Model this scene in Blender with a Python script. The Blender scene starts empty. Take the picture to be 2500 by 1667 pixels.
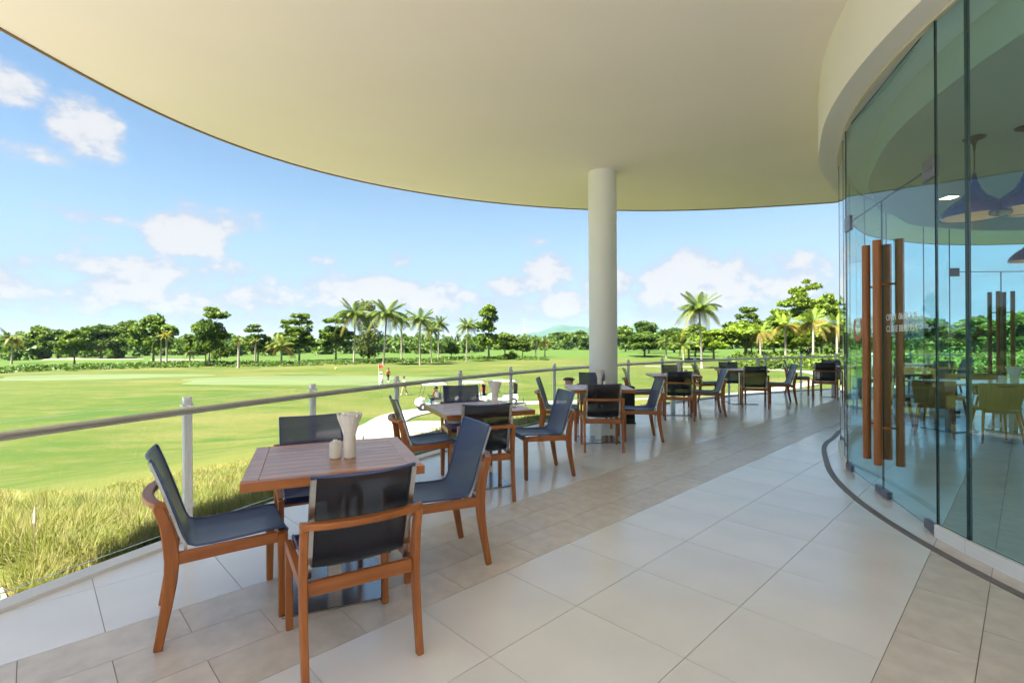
import bpy, bmesh, math, random
import numpy as np
from mathutils import Vector, Matrix
R = math.radians
random.seed(7); np.random.seed(7)
S = bpy.context.scene
COL = S.collection
# ------------------------------------------------------------------ camera, world, sun, exposure
EYE = 1.385
cd = bpy.data.cameras.new('camera'); cam = bpy.data.objects.new('camera', cd); COL.objects.link(cam)
cd.sensor_fit = 'HORIZONTAL'; cd.sensor_width = 36; cd.lens = 17.467; cd.clip_start = 0.05; cd.clip_end = 30000
rl = 0.006
cam.matrix_world = Matrix(((math.cos(rl), math.sin(rl), 0, 0), (0, 0, -1, 0), (-math.sin(rl), math.cos(rl), 0, EYE), (0, 0, 0, 1)))
S.camera = cam
SUN_AZ = (-0.86, -0.51); SUN_EL = 62
w = bpy.data.worlds.new('World'); S.world = w; w.use_nodes = True
nt = w.node_tree; nt.nodes.clear()
def N(t, **k):
    n = nt.nodes.new(t)
    for a, b in k.items(): setattr(n, a, b)
    return n
def put(sock, v):
    if hasattr(v, 'is_output'): nt.links.new(v, sock)
    else: sock.default_value = v
def M(op, a, b=0.0, c=0.0, clamp=False):
    n = N('ShaderNodeMath', operation=op, use_clamp=clamp)
    put(n.inputs[0], a); put(n.inputs[1], b)
    if len(n.inputs) > 2: put(n.inputs[2], c)
    return n.outputs[0]
def MR(v, a, b, c=0.0, d=1.0, smooth=True):
    n = N('ShaderNodeMapRange'); n.interpolation_type = 'SMOOTHSTEP' if smooth else 'LINEAR'
    put(n.inputs[0], v); n.inputs[1].default_value = a; n.inputs[2].default_value = b; n.inputs[3].default_value = c; n.inputs[4].default_value = d
    return n.outputs[0]
sky = N('ShaderNodeTexSky'); sky.sky_type = 'NISHITA'; sky.sun_disc = False
sky.sun_elevation = R(SUN_EL); sky.sun_rotation = math.atan2(SUN_AZ[0], SUN_AZ[1])
sky.air_density = 1.0; sky.dust_density = 0.0; sky.ozone_density = 1.6; sky.altitude = 50
SKY_STRENGTH = 0.05
tc = N('ShaderNodeTexCoord'); sx = N('ShaderNodeSeparateXYZ'); nt.links.new(tc.outputs['Generated'], sx.inputs[0])
AZ = M('MULTIPLY', M('ARCTAN2', sx.outputs[0], sx.outputs[1]), 57.2958)
EL = M('MULTIPLY', M('ARCSINE', sx.outputs[2]), 57.2958)
def noise(sc, detail, ax, ey, seed):
    cx = N('ShaderNodeCombineXYZ'); put(cx.inputs[0], M('MULTIPLY', AZ, ax)); put(cx.inputs[1], M('MULTIPLY', EL, ey)); cx.inputs[2].default_value = seed
    n = N('ShaderNodeTexNoise'); n.inputs['Scale'].default_value = sc; n.inputs['Detail'].default_value = detail; n.inputs['Roughness'].default_value = 0.58
    nt.links.new(cx.outputs[0], n.inputs['Vector']); return n.outputs[0]
n1 = noise(1.0, 7, .16, .26, 3.1)
n2 = noise(1.0, 5, .42, .62, 9.4)
n3 = noise(1.0, 4, .05, .16, 5.7)
# banks of cumulus: (azimuth, elevation, half width, half height up, half height down, strength)
CL = ((-40.6, 18.0, 3.3, 3.0, 2.8, 1.0), (-46.0, 20.0, 3.2, 2.0, 2.0, .75), (-43.5, 15.6, 3.6, 1.0, .9, .42),
      (-33.3, 9.6, 3.9, 4.9, 1.6, 1.2), (-29.8, 11.8, 3.6, 1.9, 1.4, .75), (-35, 6.6, 8.5, 1.8, 1.5, .45), (-38, 4.2, 9, 2.2, 2.0, .5),
      (-47, 5.0, 4, 2.6, 2.0, .75), (-27, 4.4, 5, 2.2, 1.8, .6), (-12.5, 9.1, 1.9, 1.2, 1.0, .75), (-21.5, 8.9, 2.3, .7, .6, .5), (-15, 5.0, 6.5, 2.6, 2.2, .75),
      (-6.5, 9.9, 1.3, .7, .6, .4), (2.6, 11.2, 2.2, .9, .8, .65), (3.8, 6.8, 3.0, 3.3, 1.7, .95), (-.2, 6.3, 2.8, 1.6, 1.3, .65), (-8, 4.6, 4, 2.4, 1.8, .65),
      (11, 6.2, 3.4, 2.2, 2.2, .9), (18.5, 5.6, 4.8, 4.2, 2.6, 1.05), (22.8, 5.0, 4.6, 2.8, 1.9, .9), (27.5, 6, 5, 3.4, 2.4, .75), (7, 4.2, 5, 2.2, 1.8, .6), (-41, 11.2, 3.0, .8, .7, .35))
dens = None
for a0, e0, rx, ru, rd, st in CL:
    if e0 < 7.6: st, rx, ru = st+.28, rx*1.2, ru*1.1
    da = M('DIVIDE', M('SUBTRACT', AZ, a0), rx)
    de = M('SUBTRACT', EL, e0)
    dy = M('ADD', M('DIVIDE', M('MAXIMUM', de, 0.0), ru), M('DIVIDE', M('MINIMUM', de, 0.0), rd))
    q = M('ADD', M('MULTIPLY', da, da), M('MULTIPLY', dy, dy))
    d = M('MULTIPLY', M('SUBTRACT', 1.0, q), st)
    dens = d if dens is None else M('MAXIMUM', dens, d)
dens = M('MAXIMUM', dens, -1.2)
band = M('MULTIPLY', MR(EL, 12.5, 4.0), MR(EL, -1.0, 1.5))
rough = M('ADD', M('MULTIPLY', M('SUBTRACT', n1, .5), 2.5), M('MULTIPLY', M('SUBTRACT', n2, .5), 1.9))
d1 = M('ADD', dens, rough)
d2 = M('SUBTRACT', M('ADD', rough, M('MULTIPLY', band, .95)), .50)
behind = M('MULTIPLY', MR(M('ABSOLUTE', AZ), 56, 75), MR(EL, 42, 18))
d3 = M('SUBTRACT', M('ADD', M('MULTIPLY', rough, 1.0), M('MULTIPLY', behind, .85)), .85)
cm = M('MAXIMUM', M('MAXIMUM', MR(d1, -.10, .82), M('MULTIPLY', MR(d2, .0, .7), .70)), MR(d3, 0.0, .6))
haze = 0.0
cirr = M('MULTIPLY', MR(n3, .50, .80), .22)
cmask = M('MINIMUM', M('MAXIMUM', cm, M('MAXIMUM', haze, cirr)), .97)
shade = MR(M('ADD', M('MULTIPLY', M('SUBTRACT', n2, .5), 1.6), M('MULTIPLY', MR(d1, .1, 1.1), 1.0)), .0, 1.0)
cc = N('ShaderNodeMix', data_type='RGBA'); nt.links.new(shade, cc.inputs[0])
CLOUD = .65
cc.inputs[6].default_value = (3.05*CLOUD, 3.35*CLOUD, 3.95*CLOUD, 1); cc.inputs[7].default_value = (4.15*CLOUD, 4.2*CLOUD, 4.35*CLOUD, 1)
hs = N('ShaderNodeMix', data_type='RGBA', blend_type='MULTIPLY'); hs.inputs[0].default_value = 1.0; hs.inputs[7].default_value = (.615, .64, .60, 1)
nt.links.new(sky.outputs[0], hs.inputs[6])
mx = N('ShaderNodeMix', data_type='RGBA'); nt.links.new(cmask, mx.inputs[0]); hz = N('ShaderNodeMix', data_type='RGBA'); nt.links.new(M('MULTIPLY', MR(EL, 20, 2), .80), hz.inputs[0]); nt.links.new(hs.outputs[2], hz.inputs[6]); hz.inputs[7].default_value = (1.62, 2.2, 2.85, 1)
nt.links.new(hz.outputs[2], mx.inputs[6]); nt.links.new(cc.outputs[2], mx.inputs[7])
bg = N('ShaderNodeBackground'); bg.inputs['Strength'].default_value = SKY_STRENGTH
nt.links.new(mx.outputs[2], bg.inputs['Color'])
wo = N('ShaderNodeOutputWorld'); nt.links.new(bg.outputs[0], wo.inputs[0])
sl = bpy.data.lights.new('sun', 'SUN'); sun = bpy.data.objects.new('sun', sl); COL.objects.link(sun)
sl.energy = 5.0; sl.angle = R(.55); sl.color = (1, .955, .87)
sv = Vector((SUN_AZ[0]*math.cos(R(SUN_EL)), SUN_AZ[1]*math.cos(R(SUN_EL)), math.sin(R(SUN_EL)))).normalized()
sun.rotation_euler = sv.to_track_quat('Z', 'Y').to_euler(); sun.location = (-30, -10, 60)
vs = S.view_settings; vs.view_transform = 'Standard'; vs.look = 'None'; vs.gamma = 1; vs.use_curve_mapping = False
vs.exposure = 2.68
cy = S.cycles
cy.use_denoising = True
try: cy.denoiser = 'OPENIMAGEDENOISE'
except Exception: pass
cy.max_bounces = 12; cy.diffuse_bounces = 6; cy.glossy_bounces = 5; cy.transmission_bounces = 8; cy.transparent_max_bounces = 24; cy.volume_bounces = 1
cy.caustics_reflective = False; cy.caustics_refractive = False; cy.sample_clamp_indirect = 6
cy.use_adaptive_sampling = True; cy.adaptive_threshold = 0.015

# ------------------------------------------------------------------ materials
def newmat(name):
    m = bpy.data.materials.new(name); m.use_nodes = True
    t = m.node_tree; return m, t, t.nodes['Principled BSDF']
def mat(name, col, rough=.5, var=0.0, scale=6.0, metal=0.0, bump=0.0, bscale=60.0, coat=0.0, rnd=0.0, spec=.5, stretch=(1, 1, 1), detail=4, col2=None):
    m, t, b = newmat(name)
    b.inputs['Roughness'].default_value = rough; b.inputs['Metallic'].default_value = metal
    b.inputs['Coat Weight'].default_value = coat; b.inputs['Specular IOR Level'].default_value = spec
    b.inputs['Base Color'].default_value = (*col, 1)
    tcn = t.nodes.new('ShaderNodeTexCoord'); mp = t.nodes.new('ShaderNodeMapping'); mp.inputs['Scale'].default_value = stretch
    t.links.new(tcn.outputs['Object'], mp.inputs[0])
    if var or rnd or col2:
        n = t.nodes.new('ShaderNodeTexNoise'); n.inputs['Scale'].default_value = scale; n.inputs['Detail'].default_value = detail
        t.links.new(mp.outputs[0], n.inputs['Vector'])
        r = t.nodes.new('ShaderNodeMix'); r.data_type = 'RGBA'
        c2 = col2 or tuple(min(1, c*(1+var)) for c in col); c1 = col if col2 else tuple(c*(1-var) for c in col)
        r.inputs[6].default_value = (*c1, 1); r.inputs[7].default_value = (*c2, 1)
        f = t.nodes.new('ShaderNodeMapRange'); f.inputs[1].default_value = .3; f.inputs[2].default_value = .7
        t.links.new(n.outputs[0], f.inputs[0]); t.links.new(f.outputs[0], r.inputs[0])
        out = r.outputs[2]
        if rnd:
            oi = t.nodes.new('ShaderNodeObjectInfo'); f2 = t.nodes.new('ShaderNodeMapRange'); f2.inputs[3].default_value = 1-rnd; f2.inputs[4].default_value = 1+rnd
            t.links.new(oi.outputs['Random'], f2.inputs[0])
            h = t.nodes.new('ShaderNodeHueSaturation'); t.links.new(f2.outputs[0], h.inputs['Value']); t.links.new(out, h.inputs['Color']); out = h.outputs[0]
        t.links.new(out, b.inputs['Base Color'])
    if bump:
        n = t.nodes.new('ShaderNodeTexNoise'); n.inputs['Scale'].default_value = bscale; n.inputs['Detail'].default_value = 3
        t.links.new(mp.outputs[0], n.inputs['Vector'])
        bp = t.nodes.new('ShaderNodeBump'); bp.inputs['Strength'].default_value = bump; bp.inputs['Distance'].default_value = .01
        t.links.new(n.outputs[0], bp.inputs['Height']); t.links.new(bp.outputs[0], b.inputs['Normal'])
    return m
def glassmat(name, tint, ior=1.62, gloss=(1, 1, 1)):
    m = bpy.data.materials.new(name); m.use_nodes = True; t = m.node_tree; t.nodes.clear()
    tr = t.nodes.new('ShaderNodeBsdfTransparent'); tr.inputs[0].default_value = (*tint, 1)
    gl = t.nodes.new('ShaderNodeBsdfGlossy'); gl.inputs['Roughness'].default_value = 0.0; gl.inputs[0].default_value = (*gloss, 1)
    fr = t.nodes.new('ShaderNodeFresnel'); fr.inputs[0].default_value = ior
    ge = t.nodes.new('ShaderNodeNewGeometry'); mu = t.nodes.new('ShaderNodeMath'); mu.operation = 'MULTIPLY'
    inv = t.nodes.new('ShaderNodeMath'); inv.operation = 'SUBTRACT'; inv.inputs[0].default_value = 1.0
    t.links.new(ge.outputs['Backfacing'], inv.inputs[1]); t.links.new(fr.outputs[0], mu.inputs[0]); t.links.new(inv.outputs[0], mu.inputs[1])
    mi = t.nodes.new('ShaderNodeMixShader'); t.links.new(mu.outputs[0], mi.inputs[0]); t.links.new(tr.outputs[0], mi.inputs[1]); t.links.new(gl.outputs[0], mi.inputs[2])
    o = t.nodes.new('ShaderNodeOutputMaterial'); t.links.new(mi.outputs[0], o.inputs[0]); return m
def leafmat(name, a, b, trans=.3, scale=.5, rough=.5, rnd=.18, attr=None, acol=None):
    m, t, p = newmat(name)
    n = t.nodes.new('ShaderNodeTexNoise'); n.inputs['Scale'].default_value = scale; n.inputs['Detail'].default_value = 4
    g = t.nodes.new('ShaderNodeNewGeometry'); t.links.new(g.outputs['Position'], n.inputs['Vector'])
    mp = t.nodes.new('ShaderNodeMapRange'); mp.inputs[1].default_value = .35; mp.inputs[2].default_value = .65; t.links.new(n.outputs[0], mp.inputs[0])
    r = t.nodes.new('ShaderNodeMix'); r.data_type = 'RGBA'; r.inputs[6].default_value = (*a, 1); r.inputs[7].default_value = (*b, 1); t.links.new(mp.outputs[0], r.inputs[0])
    out = r.outputs[2]
    if attr:
        at = t.nodes.new('ShaderNodeAttribute'); at.attribute_name = attr
        r2 = t.nodes.new('ShaderNodeMix'); r2.data_type = 'RGBA'; r2.inputs[7].default_value = (*acol, 1)
        t.links.new(at.outputs['Fac'], r2.inputs[0]); t.links.new(out, r2.inputs[6]); out = r2.outputs[2]
    oi = t.nodes.new('ShaderNodeObjectInfo'); f2 = t.nodes.new('ShaderNodeMapRange'); f2.inputs[3].default_value = 1-rnd; f2.inputs[4].default_value = 1+rnd
    t.links.new(oi.outputs['Random'], f2.inputs[0]); h = t.nodes.new('ShaderNodeHueSaturation'); t.links.new(f2.outputs[0], h.inputs['Value']); t.links.new(out, h.inputs['Color'])
    p.inputs['Roughness'].default_value = rough; p.inputs['Specular IOR Level'].default_value = .2; t.links.new(h.outputs[0], p.inputs['Base Color'])
    tl = t.nodes.new('ShaderNodeBsdfTranslucent'); t.links.new(h.outputs[0], tl.inputs[0])
    mi = t.nodes.new('ShaderNodeMixShader'); mi.inputs[0].default_value = trans
    t.links.new(p.outputs[0], mi.inputs[1]); t.links.new(tl.outputs[0], mi.inputs[2]); t.links.new(mi.outputs[0], t.nodes['Material Output'].inputs[0])
    return m
def emit(name, col, st):
    m = bpy.data.materials.new(name); m.use_nodes = True; t = m.node_tree; t.nodes.clear()
    e = t.nodes.new('ShaderNodeEmission'); e.inputs[0].default_value = (*col, 1); e.inputs[1].default_value = st
    o = t.nodes.new('ShaderNodeOutputMaterial'); t.links.new(e.outputs[0], o.inputs[0]); return m
TEAK = {}
for ax, st in (('x', (2, 30, 30)), ('y', (30, 2, 30)), ('z', (30, 30, 2))):
    TEAK[ax] = mat('teak_grain_'+ax, (.24, .070, .014), .36, scale=1.0, stretch=st, rnd=.16, col2=(.41, .135, .028), bump=.08, bscale=2.0, detail=6)
TOP = mat('teak_table_top', (.30, .142, .085), .26, scale=1.0, stretch=(2, 34, 34), rnd=.14, col2=(.44, .245, .16), bump=.06, bscale=2.0, detail=6)
def slingmat(name, col, tr_f):
    m, t, b = newmat(name)
    b.inputs['Base Color'].default_value = (*col, 1); b.inputs['Roughness'].default_value = .38; b.inputs['Specular IOR Level'].default_value = .6
    tr = t.nodes.new('ShaderNodeBsdfTransparent'); mi = t.nodes.new('ShaderNodeMixShader'); mi.inputs[0].default_value = tr_f
    tcn = t.nodes.new('ShaderNodeTexCoord'); ws = t.nodes.new('ShaderNodeTexNoise'); ws.inputs['Scale'].default_value = 420
    t.links.new(tcn.outputs['Object'], ws.inputs['Vector']); bp = t.nodes.new('ShaderNodeBump'); bp.inputs['Strength'].default_value = .25; bp.inputs['Distance'].default_value = .002
    t.links.new(ws.outputs[0], bp.inputs['Height']); t.links.new(bp.outputs[0], b.inputs['Normal'])
    t.links.new(b.outputs[0], mi.inputs[1]); t.links.new(tr.outputs[0], mi.inputs[2]); t.links.new(mi.outputs[0], t.nodes['Material Output'].inputs[0]); return m
SLING = slingmat('navy_mesh_fabric', (.021, .036, .125), .24)
SLINGB = slingmat('black_mesh_backing', (.0065, .007, .0085), .26)
HEM = mat('navy_hem', (.055, .095, .22), .4)
STEEL = mat('brushed_steel', (.52, .51, .49), .28, .06, 30, metal=1, stretch=(1, 1, .1))
POLISH = mat('polished_steel_plate', (.33, .325, .33), .18, .05, 8, metal=1)
POSTM = mat('pale_grey_metal', (.86, .87, .89), .30, .03, 8)
RAILM = mat('satin_handrail', (.56, .53, .49), .30, .04, 10, metal=.75)
TILE = mat('pale_porcelain_tile', (.80, .805, .825), .15, .045, 2.2, rnd=.04, spec=.95, bump=.02, bscale=25)
def vary_rough(m, a, b_, sc):
    t = m.node_tree; n = t.nodes.new('ShaderNodeTexNoise'); n.inputs['Scale'].default_value = sc; n.inputs['Detail'].default_value = 6; g = t.nodes.new('ShaderNodeNewGeometry'); t.links.new(g.outputs['Position'], n.inputs['Vector'])
    f = t.nodes.new('ShaderNodeMapRange'); f.inputs[1].default_value = .3; f.inputs[2].default_value = .7; f.inputs[3].default_value = a; f.inputs[4].default_value = b_; t.links.new(n.outputs[0], f.inputs[0]); t.links.new(f.outputs[0], t.nodes['Principled BSDF'].inputs['Roughness'])
vary_rough(TILE, .10, .24, 1.3)
STONE = mat('taupe_stone_tile', (.64, .595, .55), .28, .12, 9, rnd=.06, bump=.10, bscale=90, detail=8)
GROUT = mat('grout', (.34, .275, .20), .8)
CURB = mat('white_curb', (.74, .73, .72), .5, .03, 5)
CEIL = mat('warm_plaster', (.85, .775, .735), .75, .018, .5, bump=.015, bscale=9)
FASC = mat('fascia_plaster', (.82, .78, .735), .7, .02, .8)
TRIM = mat('bronze_drip_edge', (.20, .12, .06), .5)
WHITE = mat('white_paint', (.80, .80, .79), .4, .02, 3)
GLASS = glassmat('tinted_glass', (.79, .925, .95))
GEDGE = mat('glass_edge', (.01, .045, .05), .2)
RGLASS = glassmat('clear_glass', (.985, .995, .988), 1.42)
RGEDGE = mat('bright_glass_edge', (.55, .72, .66), .2)
DARK = mat('dark_rubber', (.02, .02, .022), .6, .2, 20)
GROOVE = mat('slate_channel', (.19, .17, .175), .5, .12, 30)
WCER = mat('cream_ceramic', (.72, .69, .62), .3, .02, 6)
PAPER = mat('paper_napkin', (.80, .775, .72), .85, .06, 60, stretch=(1, 1, .1))
PLY = mat('oak_plywood', (.30, .17, .05), .4, .16, 2, stretch=(20, 2, 2))
BLUE = mat('blue_enamel', (.001, .011, .14), .25, .05, 3, coat=.3)
TEALP = mat('pale_teal_enamel', (.42, .56, .55), .25, .05, 3)
GOLD = mat('gold_lining', (.62, .46, .26), .4)
BULB = emit('lamp_glow', (1, .72, .36), 2.0)
DL = emit('downlight_glow', (1, .74, .36), 3.0)
RED = mat('red_print', (.50, .045, .02), .4, .05)
WPRINT = mat('white_print', (.85, .85, .85), .5)
BARK = mat('bark', (.20, .155, .115), .9, .3, 3, bump=.3, bscale=8)
PBARK = mat('palm_bark', (.30, .25, .20), .9, .22, 2, stretch=(1, 1, 8), bump=.3, bscale=5)
LEAF = leafmat('leaf_mid', (.062, .112, .011), (.140, .200, .022), trans=.36)
LEAFD = leafmat('leaf_dark', (.048, .095, .012), (.110, .170, .020), trans=.36)
LEAFL = leafmat('leaf_light', (.12, .19, .013), (.20, .275, .024), trans=.36)
LEAFY = leafmat('frond_yellow', (.17, .17, .014), (.27, .23, .024), rnd=.12)
FROND = leafmat('frond_green', (.054, .096, .011), (.108, .150, .018), scale=1.2)
FRONDO = leafmat('frond_old', (.16, .14, .022), (.24, .18, .034), scale=1.2)
FROST = leafmat('frond_olive', (.085, .125, .015), (.155, .18, .025), scale=1.2)

# ------------------------------------------------------------------ object helpers
def children(o): return [c for c in bpy.data.objects if c.parent == o]
def tag(o, label=None, cat=None, group=None, kind=None):
    if label: o['label'] = label
    if cat: o['category'] = cat
    if group: o['group'] = group
    if kind: o['kind'] = kind
    return o
def empty(name, loc=(0, 0, 0), rz=0, label=None, cat=None, group=None):
    o = bpy.data.objects.new(name, None); COL.objects.link(o); o.location = loc; o.rotation_euler = (0, 0, rz); o.empty_display_size = .1
    return tag(o, label, cat, group)
KIDS = {}
def link(name, me, parent=None):
    o = bpy.data.objects.new(name, me); COL.objects.link(o)
    if parent is not None: o.parent = parent; KIDS.setdefault(parent.name, []).append(o)
    return o
def dup(o, parent=None):
    c = o.copy(); COL.objects.link(c)
    if parent is not None: c.parent = parent; KIDS.setdefault(parent.name, []).append(c)
    for ch in list(KIDS.get(o.name, [])): dup(ch, c)
    return c
def place(root, loc, rz=0, label=None, scale=None):
    root.location = loc; root.rotation_euler = (0, 0, rz)
    if scale: root.scale = scale
    if label: root['label'] = label
    return root
class MB:
    def __init__(s): s.v = []; s.f = []; s.mi = []; s.m = 0
    def add(s, V, F):
        k = len(s.v); s.v += [tuple(p) for p in V]
        for f in F: s.f.append(tuple(i+k for i in f)); s.mi.append(s.m)
        return s
    def box(s, a, b, M4=None):
        (x0, y0, z0), (x1, y1, z1) = a, b
        V = [Vector(p) for p in ((x0, y0, z0), (x1, y0, z0), (x1, y1, z0), (x0, y1, z0), (x0, y0, z1), (x1, y0, z1), (x1, y1, z1), (x0, y1, z1))]
        if M4 is not None: V = [M4 @ p for p in V]
        return s.add(V, [(3, 2, 1, 0), (4, 5, 6, 7), (0, 1, 5, 4), (1, 2, 6, 5), (2, 3, 7, 6), (3, 0, 4, 7)])
    def loft(s, rings, cap=True, closed=True):
        n = len(rings[0]); V = [p for r in rings for p in r]; F = []
        for i in range(len(rings)-1):
            for j in range(n if closed else n-1):
                F.append((i*n+j, i*n+(j+1) % n, (i+1)*n+(j+1) % n, (i+1)*n+j))
        if cap: F += [tuple(range(n-1, -1, -1)), tuple(range((len(rings)-1)*n, len(rings)*n))]
        return s.add(V, F)
    def tube(s, P, r, n=8, cap=True):
        P = [Vector(p) for p in P]; rr = r if hasattr(r, '__len__') else [r]*len(P); rings = []; prev = None
        for i, p in enumerate(P):
            d = (P[min(i+1, len(P)-1)]-P[max(i-1, 0)]).normalized()
            if prev is None: a = d.orthogonal().normalized()
            else:
                a = prev-d*prev.dot(d); a = a.normalized() if a.length > 1e-6 else d.orthogonal().normalized()
            prev = a; b = d.cross(a)
            rings.append([p+(a*math.cos(2*math.pi*k/n)+b*math.sin(2*math.pi*k/n))*rr[i] for k in range(n)])
        return s.loft(rings, cap)
    def lathe(s, prof, n=24, c=(0, 0, 0), cap=True):
        return s.loft([[Vector((c[0]+r*math.cos(2*math.pi*k/n), c[1]+r*math.sin(2*math.pi*k/n), c[2]+z)) for k in range(n)] for r, z in prof], cap)
    def prism(s, poly, z0, z1):
        n = len(poly)
        V = [(x, y, z0) for x, y in poly]+[(x, y, z1) for x, y in poly]
        return s.add(V, [tuple(range(n-1, -1, -1)), tuple(range(n, 2*n))]+[(i, (i+1) % n, n+(i+1) % n, n+i) for i in range(n)])
    def mesh(s, name, mats, smooth=False):
        me = bpy.data.meshes.new(name); me.from_pydata(s.v, [], s.f)
        for m in (mats if isinstance(mats, (list, tuple)) else [mats]): me.materials.append(m)
        if any(s.mi): me.polygons.foreach_set('material_index', s.mi)
        me.update()
        if smooth:
            me.polygons.foreach_set('use_smooth', [True]*len(me.polygons))
            try: me.set_sharp_from_angle(angle=R(40))
            except Exception: pass
        return me
    def build(s, name, mats, parent=None, smooth=False): return link(name, s.mesh(name, mats, smooth), parent)
def mesh_np(name, V, F, mats, mi=None, smooth=False):
    me = bpy.data.meshes.new(name); F = np.asarray(F, np.int32); k = F.shape[1]
    me.vertices.add(len(V)); me.vertices.foreach_set('co', np.asarray(V, np.float32).ravel())
    me.loops.add(F.size); me.loops.foreach_set('vertex_index', F.ravel())
    me.polygons.add(len(F)); me.polygons.foreach_set('loop_start', np.arange(0, F.size, k, dtype=np.int32))
    for m in (mats if isinstance(mats, (list, tuple)) else [mats]): me.materials.append(m)
    if mi is not None: me.polygons.foreach_set('material_index', np.asarray(mi, np.int32))
    if smooth: me.polygons.foreach_set('use_smooth', np.ones(len(F), bool))
    me.update(calc_edges=True); me.validate(); return me
def bevel(o, wd=.004, seg=2):
    b = o.modifiers.new('bevel', 'BEVEL'); b.width = wd; b.segments = seg; b.limit_method = 'ANGLE'; b.angle_limit = R(50); return o

# ------------------------------------------------------------------ site geometry
DC = Vector((14.631, -3.605)); DR = 18.47        # terrace edge circle
GC = Vector((8.614, 2.634))                      # centre of the glass room
def rg(phi):                                     # glass radius, phi in degrees from -X towards +Y
    phi = (phi+360) % 360
    tab = ((0, 5.70), (30, 5.70), (45, 5.80), (60, 6.03), (75, 6.37), (92, 6.55), (150, 6.5), (200, 6.2), (270, 5.75), (330, 5.70), (360, 5.70))
    for (a, ra), (b, rb) in zip(tab, tab[1:]):
        if a <= phi <= b:
            u = (phi-a)/(b-a); u = u*u*(3-2*u); return ra+(rb-ra)*u
def gp(phi, off=0.0):
    r = rg(phi)+off; return Vector((GC.x-r*math.cos(R(phi)), GC.y+r*math.sin(R(phi))))
def deck_pt(a, off=0.0):                         # a = angle (deg) about the terrace circle centre
    return Vector((DC.x+(DR+off)*math.cos(R(a)), DC.y+(DR+off)*math.sin(R(a))))
def smooth01(t):
    t = np.clip(t, 0, 1); return t*t*(3-2*t)
def ground(x, y):
    x = np.asarray(x, float); y = np.asarray(y, float)
    d = np.hypot(x-DC.x, y-DC.y)-DR
    z = -.10-.22*smooth01(d/1.2)-.75*smooth01((d-1)/8)-2.43*smooth01((d-5)/18)
    r = np.hypot(x, y); am = smooth01((d-10)/25)*(1-smooth01((r-400)/400))
    u = np.sin(x*.071+1.3)*np.cos(y*.052+.4)+.6*np.sin(x*.031-y*.043+2.0)+.35*np.sin(x*.17+.5)*np.sin(y*.13)
    z = z+am*.24*u
    s_ = np.where(x > -3.2, (2.72-.8*(x+2.72)-y)/1.28, (3.104-.66*(x+3.2)-y)/1.2)     # level ground under the forecourt
    wl = smooth01((s_+1.6)/1.8)*smooth01((40-r)/12); z = z*(1-wl)-.16*wl
    return np.where(d < -.02, -.75, z)
def gz(x, y): return float(ground(x, y))
def ridge(x, y, x0, y0, h, sx, sy): return h*np.exp(-((x-x0)/sx)**2-((y-y0)/sy)**2)

# terrain
rr = np.concatenate([np.geomspace(1.2, 60, 130), np.geomspace(60, 9000, 90)[1:]])
aa = np.radians(np.concatenate([np.arange(-75, 75, .75), np.arange(75, 285, 5)]))
XX = np.outer(rr, np.sin(aa)); YY = np.outer(rr, np.cos(aa)); ZZ = ground(XX, YY)
ZZ = ZZ+5*smooth01((np.hypot(XX, YY)-700)/900)
hill = ridge(XX, YY, 330, 3000, 96, 190, 500)+ridge(XX, YY, 760, 2900, 112, 105, 420)+ridge(XX, YY, 560, 3100, 55, 300, 450)+ridge(XX, YY, 60, 3000, 36, 240, 500)+ridge(XX, YY, -60, 3300, 14, 300, 300)+ridge(XX, YY, 950, 3000, 36, 200, 400)
hill *= 1+.07*np.sin(XX*.031+YY*.004)+.05*np.sin(XX*.083)
nr, na = XX.shape
idx = np.arange(nr*na).reshape(nr, na)
F = np.stack([idx[:-1], np.roll(idx, -1, 1)[:-1], np.roll(idx, -1, 1)[1:], idx[1:]], -1).reshape(-1, 4)
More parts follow.
